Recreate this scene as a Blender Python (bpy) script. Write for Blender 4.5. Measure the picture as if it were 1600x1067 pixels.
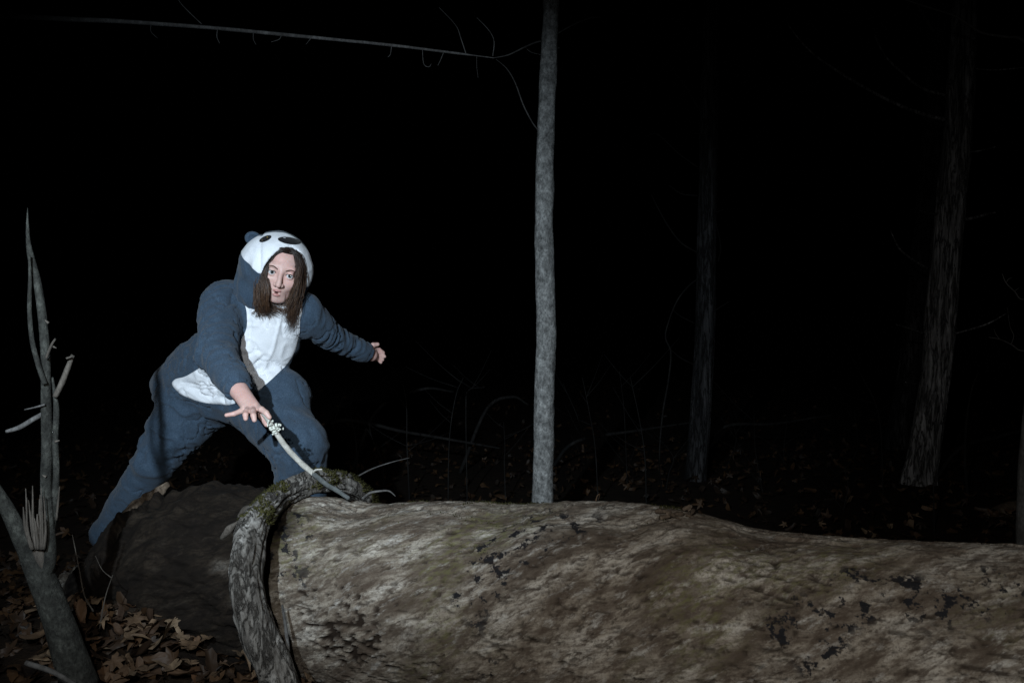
import bpy, math, random
import numpy as np
from mathutils import Vector, Matrix, Euler

# ------------------------------------------------------------------ scene, camera, night sky, flash
for o in list(bpy.data.objects):
    bpy.data.objects.remove(o, do_unlink=True)
scene = bpy.context.scene
COL = scene.collection
FPX = 1244.0                      # focal length in pixels of the 1600 px wide photograph (28 mm lens)

cam_d = bpy.data.cameras.new('camera'); cam = bpy.data.objects.new('camera', cam_d); COL.objects.link(cam)
cam.location = (0, 0, 1.0); cam.rotation_euler = (math.radians(90), 0, 0)
cam_d.sensor_width = 36; cam_d.lens = FPX / 1600 * 36
cam_d.clip_start = 0.02; cam_d.clip_end = 400
cam_d.dof.use_dof = True; cam_d.dof.focus_distance = 2.7; cam_d.dof.aperture_fstop = 7.0
scene.camera = cam
scene.render.resolution_x, scene.render.resolution_y = 1024, 682

world = bpy.data.worlds.new('World'); scene.world = world; world.use_nodes = True
wn = world.node_tree; bg = wn.nodes['Background']
sky = wn.nodes.new('ShaderNodeTexSky'); sky.sky_type = 'NISHITA'; sky.sun_disc = False
sky.sun_elevation = math.radians(-4); sky.sun_rotation = math.radians(200)
wn.links.new(sky.outputs[0], bg.inputs[0]); bg.inputs[1].default_value = 0.0004      # moonless night

# the photographer's two flashes: a tight bluish one held up at the left, aimed at the person,
# and a weaker wide neutral one by the lens
def flash_lamp(name, loc, target, watts, color, size, yscale, soft):
    l = bpy.data.lights.new(name, 'SPOT'); o = bpy.data.objects.new(name, l); COL.objects.link(o)
    o.location = loc; o.rotation_euler = (Vector(target) - Vector(loc)).to_track_quat('-Z', 'Y').to_euler(); o.scale = (1, yscale, 1)
    l.energy = watts; l.color = color; l.spot_size = math.radians(size); l.spot_blend = 1.0; l.shadow_soft_size = soft
flash_lamp('aimed_flash', (-0.72, 0.0, 1.62), (-0.74, 3.0, 1.02), 440, (0.74, 0.88, 1.0), 64, .92, .022)
flash_lamp('wide_flash', (-0.24, 0.0, 1.38), (0.42, 2.0, 0.46), 92, (1.0, 0.98, 0.94), 140, .46, .03)

scene.view_settings.view_transform = 'Standard'; scene.view_settings.look = 'None'
scene.view_settings.exposure = 0; scene.view_settings.gamma = 1

# ------------------------------------------------------------------ helpers
rng = np.random.default_rng(7); random.seed(7)
def P(px, py, d):                 # a point seen at a photograph pixel, d metres away
    return np.array([(px - 800) / FPX * d, d, 1.0 - (py - 533.5) / FPX * d])
def proj(v):
    return 800 + v[:, 0] / v[:, 1] * FPX, 533.5 - (v[:, 2] - 1.0) / v[:, 1] * FPX

def _hash(i, j, k, s):
    h = (i.astype(np.uint32) * np.uint32(374761393) + j.astype(np.uint32) * np.uint32(668265263)
         + k.astype(np.uint32) * np.uint32(2147483647) + np.uint32(s) * np.uint32(1274126177))
    h = (h ^ (h >> np.uint32(13))) * np.uint32(1274126177)
    h = h ^ (h >> np.uint32(16))
    return (h & np.uint32(0xffff)).astype(np.float32) / 32767.5 - 1.0
def vnoise(p, seed=0):
    p = np.asarray(p, np.float32)
    f0 = np.floor(p); t = p - f0; t = t * t * t * (t * (t * 6 - 15) + 10); i0 = f0.astype(np.int64) + 100000
    x, y, z = i0[..., 0], i0[..., 1], i0[..., 2]; r = 0
    for dx in (0, 1):
        wx = t[..., 0] if dx else 1 - t[..., 0]
        for dy in (0, 1):
            wy = t[..., 1] if dy else 1 - t[..., 1]
            for dz in (0, 1):
                wz = t[..., 2] if dz else 1 - t[..., 2]
                r = r + wx * wy * wz * _hash(x + dx, y + dy, z + dz, seed)
    return r
def fbm(p, octv=3, seed=0):
    a, r, tot = 1.0, 0, 0
    p = np.asarray(p, np.float32)
    for o in range(octv):
        r = r + a * vnoise(p * (2.03 ** o), seed + o * 17); tot += a; a *= .5
    return r / tot
def sstep(a, b, x):
    t = np.clip((x - a) / (b - a), 0, 1); return t * t * (3 - 2 * t)

def new_mesh(name, verts, faces, smooth=True):
    me = bpy.data.meshes.new(name)
    verts = np.asarray(verts, np.float32)
    if isinstance(faces, np.ndarray):
        n, k = faces.shape
        me.vertices.add(len(verts)); me.vertices.foreach_set('co', verts.ravel())
        me.loops.add(n * k); me.loops.foreach_set('vertex_index', faces.astype(np.int32).ravel())
        me.polygons.add(n); me.polygons.foreach_set('loop_start', np.arange(0, n * k, k, dtype=np.int32))
        me.update(calc_edges=True); me.validate()
    else:
        me.from_pydata([tuple(map(float, v)) for v in verts], [], faces)
    if smooth: me.polygons.foreach_set('use_smooth', np.ones(len(me.polygons), bool))
    me.update()
    return me
def obj(name, me, mat=None, parent=None, **props):
    o = bpy.data.objects.new(name, me); COL.objects.link(o)
    if mat and not me.materials: me.materials.append(mat)
    if parent: o.parent = parent
    for k, v in props.items(): o[k] = v
    return o
def empty(name, loc=(0, 0, 0), **props):
    o = bpy.data.objects.new(name, None); COL.objects.link(o); o.location = loc
    o.empty_display_size = .1
    for k, v in props.items(): o[k] = v
    return o
def under(name, me, mat, root, **props):        # part built in world coordinates, parented to a thing at its base
    o = obj(name, me, mat, root, **props)
    o.matrix_parent_inverse = Matrix.Translation(root.location).inverted() if root.type == 'EMPTY' else Matrix()
    return o
def attr(me, name, vals, typ='FLOAT'):
    a = me.attributes.new(name, typ, 'POINT')
    a.data.foreach_set('value' if typ == 'FLOAT' else 'vector', np.asarray(vals, np.float32).ravel())

def catmull(pts, n):
    pts = np.asarray(pts, float); m = len(pts)
    P0 = np.vstack([2 * pts[0] - pts[1], pts, 2 * pts[-1] - pts[-2]])
    t = np.linspace(0, m - 1, n); i = np.minimum(t.astype(int), m - 2); f = (t - i)[:, None]
    a, b, c, d = P0[i], P0[i + 1], P0[i + 2], P0[i + 3]
    return .5 * (2 * b + (c - a) * f + (2 * a - 5 * b + 4 * c - d) * f ** 2 + (3 * b - a - 3 * c + d) * f ** 3)
def frames(c):
    T = np.gradient(c, axis=0); T /= np.linalg.norm(T, axis=1)[:, None] + 1e-12
    up = np.array([0, 0, 1.0]) if abs(T[0][2]) < .9 else np.array([1.0, 0, 0])
    N = np.zeros_like(c); n = np.cross(T[0], np.cross(up, T[0])); n /= np.linalg.norm(n)
    for i in range(len(c)):
        n = n - T[i] * n.dot(T[i]); n /= np.linalg.norm(n); N[i] = n
    return T, N, np.cross(T, N)
def tube(pts, radii, n=None, sides=8, bump=0, seed=0, cap=True, curve=True, bscale=(6, 30), groove=0, jag=0):
    pts = np.asarray(pts, float); m = len(pts)
    n = n or max(4, m * 6)
    c = catmull(pts, n) if curve and m > 2 else np.array([pts[0] + (pts[-1] - pts[0]) * t for t in np.linspace(0, 1, n)])
    r = np.interp(np.linspace(0, m - 1, n), np.linspace(0, m - 1, len(radii)), radii)
    T, N, B = frames(c)
    L = np.concatenate([[0], np.cumsum(np.linalg.norm(np.diff(c, axis=0), axis=1))])
    th = np.linspace(0, 2 * math.pi, sides, endpoint=False)
    LL, TH = np.meshgrid(L, th, indexing='ij'); R = np.repeat(r[:, None], sides, 1)
    if bump:
        q = np.stack([LL * bscale[0], np.cos(TH) * R * bscale[1], np.sin(TH) * R * bscale[1]], -1)
        R = R + bump * fbm(q, 3, seed)
    if groove:
        q = np.stack([LL * bscale[0] * .5, np.cos(TH) * 3.2, np.sin(TH) * 3.2], -1)
        g = np.abs(fbm(q, 3, seed + 5)); R = R - groove * (1 - sstep(0.02, .16, g))
    V = c[:, None, :] + R[..., None] * (np.cos(TH)[..., None] * N[:, None, :] + np.sin(TH)[..., None] * B[:, None, :])
    if jag:
        V[-1] += T[-1] * (rng.random((sides, 1)) - .3) * jag
    V = V.reshape(-1, 3)
    i, j = np.meshgrid(np.arange(n - 1), np.arange(sides), indexing='ij'); j2 = (j + 1) % sides
    F = np.stack([i * sides + j, i * sides + j2, (i + 1) * sides + j2, (i + 1) * sides + j], -1).reshape(-1, 4)
    if cap:
        k = len(V); V = np.vstack([V, c[0], c[-1] + T[-1] * r[-1] * (.6 if not jag else -.5)])
        jj = np.arange(sides)
        e1 = np.stack([jj, np.full(sides, k), (jj + 1) % sides], -1)
        b = (n - 1) * sides
        e2 = np.stack([b + jj, b + (jj + 1) % sides, np.full(sides, k + 1)], -1)
        F = [tuple(f) for f in F.tolist()] + [tuple(f) for f in np.vstack([e1, e2]).tolist()]
    guv = np.stack([LL.ravel(), (TH * R.mean()).ravel(), R.ravel()], -1)
    return V, F
def merge(parts):
    V, F, k = [], [], 0
    for v, f in parts:
        V.append(np.asarray(v)); F += [tuple(int(a) + k for a in q) for q in (f.tolist() if isinstance(f, np.ndarray) else f)]; k += len(v)
    return np.vstack(V), F
def tmesh(name, *a, **k):
    return new_mesh(name, *tube(*a, **k))

# ---- signed distance modelling (sparse surface nets)
def length(v): return np.sqrt((v * v).sum(-1))
def smin(a, b, k):
    h = np.clip(.5 + .5 * (b - a) / k, 0, 1); return b * (1 - h) + a * h - k * h * (1 - h)
def smax(a, b, k): return -smin(-a, -b, k)
def rc(p, a, b, ra, rb):
    a = np.asarray(a, np.float32); b = np.asarray(b, np.float32); ab = b - a
    t = np.clip(((p - a) @ ab) / (ab @ ab), 0, 1)
    return length(p - a - t[..., None] * ab) - (ra + (rb - ra) * t).astype(np.float32)
def sph(p, c, r): return length(p - np.asarray(c, np.float32)) - r
def ell(p, c, r):
    q = (p - np.asarray(c, np.float32)); r = np.asarray(r, np.float32)
    k0 = length(q / r); k1 = length(q / (r * r)) + 1e-6
    return k0 * (k0 - 1) / k1
def mesh_sdf(f, lo, hi, h, B=12, slack=1.7):
    lo = np.asarray(lo, float); nb = np.ceil((np.asarray(hi) - lo) / (h * B)).astype(int)
    bi = np.stack(np.meshgrid(*[np.arange(n) for n in nb], indexing='ij'), -1).reshape(-1, 3)
    cen = lo + (bi + .5) * h * B
    d = f(cen.astype(np.float32)); bi = bi[np.abs(d) < h * B * .87 * slack + .004]
    ax = np.arange(B + 1); L = np.stack(np.meshgrid(ax, ax, ax, indexing='ij'), -1)
    vals = np.empty((len(bi), B + 1, B + 1, B + 1), np.float32)
    for s in range(0, len(bi), 120):
        g = bi[s:s + 120, None, None, None, :] * B + L
        pts = (lo + g * h).astype(np.float32)
        vals[s:s + 120] = f(pts.reshape(-1, 3)).reshape(pts.shape[:-1])
    N = nb * B + 1
    gid = lambda g: (g[..., 0] * N[1] + g[..., 1]) * N[2] + g[..., 2]
    sg = vals < 0
    cnt = sum(sg[:, a:a + B, b:b + B, c:c + B].astype(np.int8) for a in (0, 1) for b in (0, 1) for c in (0, 1))
    act = np.argwhere((cnt > 0) & (cnt < 8))
    cell = bi[act[:, 0]] * B + act[:, 1:]
    acc = np.zeros((len(act), 3)); num = np.zeros(len(act))
    cr = [(a, b, c) for a in (0, 1) for b in (0, 1) for c in (0, 1)]
    cv = {q: vals[act[:, 0], act[:, 1] + q[0], act[:, 2] + q[1], act[:, 3] + q[2]] for q in cr}
    for q in cr:
        for a in range(3):
            if q[a] == 0:
                q2 = tuple(1 if k == a else q[k] for k in range(3))
                v0, v1 = cv[q], cv[q2]; m = (v0 < 0) != (v1 < 0)
                t = np.where(m, v0 / (v0 - v1 + 1e-12), 0)
                pos = np.array(q, float)[None] + 0 * acc; pos[:, a] = t
                acc += pos * m[:, None]; num += m
    V = lo + (cell + acc / num[:, None]) * h
    ids = gid(cell); order = np.argsort(ids); sid = ids[order]
    F = []
    for a in range(3):
        b, c = (a + 1) % 3, (a + 2) % 3
        sl = [slice(0, B)] * 3; s2 = list(sl); s2[a] = slice(1, B + 1)
        v0 = sg[(slice(None),) + tuple(sl)]; v1 = sg[(slice(None),) + tuple(s2)]
        e = np.argwhere(v0 != v1)
        g = bi[e[:, 0]] * B + e[:, 1:]; flip = v0[tuple(e.T)]
        quad = []
        for ob, oc in ((-1, -1), (0, -1), (0, 0), (-1, 0)):
            gg = g.copy(); gg[:, b] += ob; gg[:, c] += oc
            k = np.searchsorted(sid, gid(gg)); k = np.clip(k, 0, len(sid) - 1)
            ok = sid[k] == gid(gg); quad.append(np.where(ok, order[k], -1))
        Q = np.stack(quad, -1); good = (Q >= 0).all(1); Q = Q[good]; fl_ = flip[good]
        Q[~fl_] = Q[~fl_][:, ::-1]; F.append(Q)
    return V, np.vstack(F)
def grad(f, V, e=.002):
    V = V.astype(np.float32); g = np.stack([f(V + e * np.eye(3, dtype=np.float32)[k]) - f(V - e * np.eye(3, dtype=np.float32)[k]) for k in range(3)], -1)
    return g / (length(g)[:, None] + 1e-9)
def clip_mesh(V, F, fld):          # the piece of a quad mesh where fld > 0, cut along fld = 0
    any_in = (fld[F] > 0).any(1); out = []; cache = {}; src = {}
    pos = list(map(np.array, V)); 
    for q in F[any_in].tolist():
        poly = []
        for a, b in zip(q, q[1:] + q[:1]):
            if fld[a] > 0: poly.append(a)
            if (fld[a] > 0) != (fld[b] > 0):
                key = (min(a, b), max(a, b))
                if key not in cache:
                    t = fld[a] / (fld[a] - fld[b]); pos.append(V[a] + (V[b] - V[a]) * t); cache[key] = len(pos) - 1
                poly.append(cache[key])
        if len(poly) >= 3: out.append(poly)
    used = sorted({i for p in out for i in p}); m = {o: i for i, o in enumerate(used)}
    return np.array([pos[i] for i in used]), [tuple(m[i] for i in p) for p in out]
def poly_sd(px, py, poly):         # signed distance to a polygon, positive inside
    poly = np.asarray(poly, float); d = np.full(px.shape, 1e9); ins = np.zeros(px.shape, bool)
    for (x0, y0), (x1, y1) in zip(poly, np.roll(poly, -1, 0)):
        ex, ey = x1 - x0, y1 - y0; t = np.clip(((px - x0) * ex + (py - y0) * ey) / (ex * ex + ey * ey), 0, 1)
        d = np.minimum(d, np.hypot(px - x0 - t * ex, py - y0 - t * ey))
        c = ((y0 > py) != (y1 > py)) & (px < (x1 - x0) * (py - y0) / (y1 - y0 + 1e-12) + x0); ins ^= c
    return np.where(ins, d, -d)

# ------------------------------------------------------------------ materials
class NT:
    def __init__(s, name, rough=.8, spec=.3):
        s.m = bpy.data.materials.new(name); s.m.use_nodes = True; s.t = s.m.node_tree
        s.b = s.t.nodes['Principled BSDF']; s.b.inputs['Roughness'].default_value = rough
        s.b.inputs['Specular IOR Level'].default_value = spec; s._bump = None
    def n(s, typ, **kw):
        nd = s.t.nodes.new('ShaderNode' + typ)
        for k, v in kw.items(): setattr(nd, k, v)
        return nd
    def put(s, sock, v):
        if hasattr(v, 'is_output'): s.t.links.new(v, sock)
        elif v is not None: sock.default_value = v if not (isinstance(v, tuple) and len(v) == 3 and sock.type == 'RGBA') else (*v, 1)
    def co(s, scale=(1, 1, 1), attrib=None, rot=(0, 0, 0)):
        src = s.n('Attribute', attribute_name=attrib).outputs['Vector'] if attrib else s.n('TexCoord').outputs['Object']
        mp = s.n('Mapping'); s.put(mp.inputs[0], src); mp.inputs['Scale'].default_value = scale
        if any(rot):
            m0 = s.n('Mapping'); s.put(m0.inputs[0], src); m0.inputs['Rotation'].default_value = rot; s.put(mp.inputs[0], m0.outputs[0])
        return mp.outputs[0]
    def noise(s, vec, scale, detail=6, rough=.6, dist=0):
        nd = s.n('TexNoise'); s.put(nd.inputs['Vector'], vec); nd.inputs['Scale'].default_value = scale
        nd.inputs['Detail'].default_value = detail; nd.inputs['Roughness'].default_value = rough; nd.inputs['Distortion'].default_value = dist
        return nd.outputs[0]
    def vor(s, vec, scale, feature='F1', rnd=1):
        nd = s.n('TexVoronoi', feature=feature); s.put(nd.inputs['Vector'], vec); nd.inputs['Scale'].default_value = scale; nd.inputs['Randomness'].default_value = rnd
        return nd.outputs['Distance']
    def ramp(s, fac, stops):
        nd = s.n('ValToRGB'); s.put(nd.inputs[0], fac); e = nd.color_ramp.elements
        while len(e) < len(stops): e.new(.5)
        for el, (p, c) in zip(e, stops):
            el.position = p; el.color = (*c, 1) if isinstance(c, tuple) else (c, c, c, 1)
        return nd.outputs[0]
    def mix(s, fac, a, b, mode='MIX'):
        nd = s.n('MixRGB', blend_type=mode); s.put(nd.inputs[0], fac); s.put(nd.inputs[1], a); s.put(nd.inputs[2], b); return nd.outputs[0]
    def math(s, op, a, b=None):
        nd = s.n('Math', operation=op); s.put(nd.inputs[0], a); s.put(nd.inputs[1], b); return nd.outputs[0]
    def bump(s, h, strength=.5, dist=.005):
        nd = s.n('Bump'); s.put(nd.inputs['Height'], h); nd.inputs['Strength'].default_value = strength; nd.inputs['Distance'].default_value = dist
        if s._bump: s.put(nd.inputs['Normal'], s._bump)
        s._bump = nd.outputs[0]; s.put(s.b.inputs['Normal'], s._bump)
    def color(s, c): s.put(s.b.inputs['Base Color'], c); return s
    def sep(s, vec):
        nd = s.n('SeparateXYZ'); s.put(nd.inputs[0], vec); return nd.outputs

def mat_bark(name, dark, mid, light, scale=1, stretch=(1, 1, .35), fine=60, bump=.6, rough=.9, crack=0):
    m = NT(name, rough, .15)
    v = m.co(stretch); n1 = m.noise(v, 9 * scale, 8, .65); n2 = m.noise(v, fine * scale, 6, .7)
    c = m.ramp(n1, [(.30, dark), (.52, mid), (.70, light)])
    c = m.mix(m.ramp(n2, [(.35, .75), (.55, 0.0)]), c, dark)
    if crack:
        nz = m.noise(v, crack, 5, .62, .6); rv = m.ramp(m.math('ABSOLUTE', m.math('SUBTRACT', nz, .5)), [(.0, 0.), (.018, .35), (.06, 1.)])
        c = m.mix(rv, tuple(x * .55 for x in dark), c); m.bump(rv, .8, .007)
    m.color(c); m.bump(n2, bump, .004); m.bump(n1, bump * .8, .012)
    return m.m
M = {}
# fleece of the costume
def mat_fleece(name, a, b, pile=.5, fz=.65):
    m = NT(name, .95, .12); v = m.co()
    n = m.noise(v, 38, 5, .7); f = m.noise(v, 260, 4, .75)
    c = m.mix(m.ramp(n, [(.3, 0.), (.7, 1.)]), a, b); c = m.mix(m.ramp(f, [(.38, fz), (.58, 0.)]), c, tuple(x * .5 for x in a))
    m.color(c); m.bump(f, pile, .003); m.bump(n, .35, .006)
    m.b.inputs['Sheen Weight'].default_value = .08; m.b.inputs['Sheen Roughness'].default_value = .5
    return m.m
M['suit'] = mat_fleece('slate_fleece', (.041, .068, .104), (.060, .091, .132))
M['white'] = mat_fleece('white_fleece', (.74, .77, .82), (.82, .84, .87), .25, .16)
M['black'] = mat_fleece('black_felt', (.010, .010, .012), (.016, .016, .018), .3)
M['gold'] = mat_fleece('gold_thread', (.42, .30, .03), (.5, .36, .05), .3)
m = NT('skin', .5, .35); n = m.noise(m.co(), 60, 5, .6); n2 = m.noise(m.co(), 16, 3, .5)
m.color(m.mix(m.ramp(n2, [(.35, 0.), (.7, .6)]), m.mix(m.ramp(n, [(.35, 0.), (.65, 1.)]), (.51, .335, .29), (.62, .43, .385)), (.59, .33, .295)))
m.bump(m.noise(m.co(), 500, 3, .6), .12, .001)
m.b.inputs['Subsurface Weight'].default_value = .12; m.b.inputs['Subsurface Radius'].default_value = (.008, .003, .0015); m.b.inputs['Subsurface Scale'].default_value = .6
M['skin'] = m.m
m = NT('lip', .4, .4); m.color(m.mix(m.ramp(m.noise(m.co(), 140), [(.4, 0.), (.6, 1.)]), (.40, .19, .17), (.46, .23, .21))); M['lip'] = m.m
m = NT('mouth_dark', .6, .3); m.color((.035, .010, .010)); M['mouth'] = m.m
m = NT('eye_white', .06, .6); m.color(m.mix(m.ramp(m.noise(m.co(), 260), [(.5, 0.), (.7, .3)]), (.62, .62, .63), (.56, .42, .40))); M['eye'] = m.m
m = NT('iris', .1, .6); m.color(m.mix(m.ramp(m.noise(m.co(), 700), [(.4, 0.), (.6, 1.)]), (.030, .040, .044), (.055, .066, .064))); M['iris'] = m.m
m = NT('pupil', .05, .6); m.color((.004, .004, .004)); M['pupil'] = m.m
m = NT('brow_hair', .8, .2); m.color(m.mix(m.ramp(m.noise(m.co(), 900), [(.4, 0.), (.6, 1.)]), (.05, .028, .02), (.09, .05, .035))); M['brow'] = m.m
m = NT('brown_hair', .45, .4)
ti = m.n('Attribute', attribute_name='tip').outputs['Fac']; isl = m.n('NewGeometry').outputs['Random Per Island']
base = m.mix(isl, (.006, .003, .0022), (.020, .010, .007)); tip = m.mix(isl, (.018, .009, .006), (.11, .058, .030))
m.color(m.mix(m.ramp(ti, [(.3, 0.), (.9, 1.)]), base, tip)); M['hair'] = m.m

# weathered barkless log: grain runs along attribute 'guv' = (along, round, -)
m = NT('weathered_log_wood', .88, .18)
g = m.co((1, 1, 1), 'guv')
gs = m.co((2.6, 7.0, 1), 'guv', (0, 0, math.radians(-34)))
fib = m.co((11, 100, 1), 'guv', (0, 0, math.radians(-12)))
big = m.noise(gs, 1.7, 9, .62, .3); mid = m.noise(gs, 6.0, 8, .7, .2); fine = m.noise(fib, 1.0, 6, .7); spk = m.noise(g, 130, 5, .75)
c = m.ramp(big, [(.34, (.064, .048, .035)), (.44, (.138, .113, .088)), (.52, (.26, .227, .184)), (.63, (.44, .408, .355))])
c = m.mix(m.ramp(mid, [(.41, .85), (.50, 0.)]), c, (.062, .046, .034))
c = m.mix(m.ramp(m.noise(gs, 4.2, 9, .75), [(.54, 0.), (.64, .85)]), c, (.44, .425, .39))
c = m.mix(m.ramp(m.noise(gs, 2.6, 7, .68, .4), [(.50, 0.), (.58, .65)]), c, (.088, .069, .052))
c = m.mix(m.ramp(fine, [(.36, .6), (.52, 0.)]), c, (.06, .042, .03))
c = m.mix(m.ramp(spk, [(.38, .55), (.5, 0.)]), c, (.07, .05, .038))
gr2 = m.noise(m.co((26, 60, 1), 'guv', (0, 0, math.radians(-30))), 1.0, 10, .82); gr3 = m.noise(g, 70, 10, .85)
c = m.mix(m.ramp(gr2, [(.38, .7), (.47, 0.)]), c, (.055, .041, .030))
c = m.mix(m.ramp(gr2, [(.58, 0.), (.70, .35)]), c, (.44, .40, .34))
c = m.mix(m.ramp(gr3, [(.41, .6), (.47, 0.)]), c, (.045, .034, .026))
grn = m.math('MULTIPLY', m.ramp(m.noise(g, 2.3, 4, .5), [(.54, 0.), (.66, 1.)]), m.ramp(m.noise(gs, 11, 6, .7), [(.46, 0.), (.62, .7)]))
c = m.mix(grn, c, (.115, .112, .042))
blk = m.math('MULTIPLY', m.ramp(m.noise(g, 1.9, 3, .5, 0), [(.60, 0.), (.64, 1.)]), m.ramp(m.noise(g, 22, 6, .68), [(.54, 0.), (.565, 1.)]))
c = m.mix(blk, c, (.012, .012, .014))
ch = m.n('Attribute', attribute_name='hole').outputs['Fac']; c = m.mix(ch, c, (.018, .012, .008))
bk = m.n('Attribute', attribute_name='bark').outputs['Fac']
shaded_c = m.mix(1.0, c, (.055, .044, .035), 'MULTIPLY')  # dark bark of the root end, with its shade multiplied into the colour
c = m.mix(bk, c, shaded_c)
m.color(c); m.bump(gr3, .5, .003); m.bump(gr2, .5, .004); m.bump(fine, .7, .004); m.bump(mid, .3, .006); M['log'] = m.m

M['limb'] = mat_bark('furrowed_grey_bark', (.04, .035, .030), (.17, .16, .145), (.33, .32, .30), 1.6, (1, 1, .30), 55, .9, crack=24)
M['sapling'] = mat_bark('smooth_olive_bark', (.010, .010, .009), (.032, .033, .029), (.075, .078, .068), 3.4, (1, 1, .8), 42, 1.0)
M['beech'] = mat_bark('pale_speckled_bark', (.055, .056, .055), (.24, .245, .24), (.42, .43, .42), 3.6, (1, 1, .75), 30, .7)
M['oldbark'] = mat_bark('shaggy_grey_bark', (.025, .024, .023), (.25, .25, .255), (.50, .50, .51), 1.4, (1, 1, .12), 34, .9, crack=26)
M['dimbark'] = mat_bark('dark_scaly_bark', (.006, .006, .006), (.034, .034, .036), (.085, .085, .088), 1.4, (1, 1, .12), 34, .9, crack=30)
M['twig'] = mat_bark('grey_twig_bark', (.035, .033, .032), (.09, .088, .085), (.15, .148, .145), 2, (1, 1, .5), 60, .4)
M['stick'] = mat_bark('pale_stick_bark', (.26, .25, .22), (.42, .41, .37), (.56, .55, .51), 4, (1, 1, 1), 80, .5)
M['stickshade'] = mat_bark('shaded_stick_bark', (.05, .055, .055), (.10, .11, .11), (.17, .18, .18), 4, (1, 1, 1), 80, .5)  # stick bark with the shadow on its lower half painted in
M['splinter'] = mat_bark('raw_splintered_wood', (.030, .026, .022), (.075, .066, .056), (.125, .11, .095), 4, (1, 1, .2), 90, .5)
M['rot'] = mat_bark('rotten_wood', (.03, .022, .016), (.12, .09, .065), (.24, .19, .145), 2.5, (1, 1, .5), 60, .8)
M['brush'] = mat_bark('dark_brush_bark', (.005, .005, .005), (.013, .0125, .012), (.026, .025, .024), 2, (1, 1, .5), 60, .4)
m = NT('moss', .95, .1); isl = m.n('NewGeometry').outputs['Random Per Island']
m.color(m.mix(isl, (.018, .018, .007), (.055, .052, .017))); M['moss'] = m.m
m = NT('lichen', .9, .1); m.color(m.mix(m.ramp(m.noise(m.co(), 200), [(.4, 0.), (.6, 1.)]), (.45, .48, .42), (.66, .68, .62))); M['lichen'] = m.m
m = NT('dead_leaf', .7, .3); isl = m.n('NewGeometry').outputs['Random Per Island']; oi = m.n('ObjectInfo').outputs['Random']
r = m.math('FRACT', m.math('ADD', isl, oi))
c = m.ramp(r, [(0, (.030, .017, .010)), (.25, (.075, .043, .023)), (.45, (.115, .078, .046)), (.62, (.075, .036, .016)), (.8, (.18, .130, .082)), (1, (.045, .024, .013))])
c = m.mix(m.ramp(m.noise(m.co(), 34, 6, .7), [(.35, .7), (.6, 0.)]), c, (.025, .014, .008))
m.color(c); m.bump(m.noise(m.co(), 90, 5, .6), .4, .003); M['leaf'] = m.m
m = NT('dark_leaf', .6, .3); isl = m.n('NewGeometry').outputs['Random Per Island']
m.color(m.ramp(isl, [(0, (.008, .005, .003)), (.5, (.022, .012, .006)), (.9, (.05, .026, .011))])); M['darkleaf'] = m.m  # darker, smoother leaf tone for the scattered litter
m = NT('forest_soil', .95, .1); v = m.co()
m.color(m.ramp(m.noise(v, 14, 8, .7), [(.3, (.007, .005, .004)), (.55, (.018, .012, .008)), (.75, (.035, .023, .014))])); m.bump(m.noise(v, 40, 8, .7), 1, .02); M['soil'] = m.m

# ------------------------------------------------------------------ ground
def gz(x, y):
    x = np.asarray(x, float); y = np.asarray(y, float)
    z = .20 * np.exp(-((x + 1.30) / .55) ** 2 - ((y - 2.25) / .55) ** 2)
    z = z + .02 * fbm(np.stack([x * 1.7, y * 1.7, 0 * x], -1), 3, 3) + .25 * sstep(6, 30, y) + .5 * sstep(12, 60, np.hypot(x, y)) * fbm(np.stack([x * .08, y * .08, 0 * x], -1), 2, 9)
    return z
a = np.sinh(np.linspace(-5.2, 5.2, 221)) / np.sinh(5.2) * 150
gx, gy = np.meshgrid(a, a + 3.0, indexing='ij')
V = np.stack([gx, gy, gz(gx, gy)], -1).reshape(-1, 3); n_ = len(a)
i, j = np.meshgrid(np.arange(n_ - 1), np.arange(n_ - 1), indexing='ij')
F = np.stack([i * n_ + j, (i + 1) * n_ + j, (i + 1) * n_ + j + 1, i * n_ + j + 1], -1).reshape(-1, 4)
ground = obj('ground', new_mesh('ground', V, F), M['soil'], kind='structure')

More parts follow.
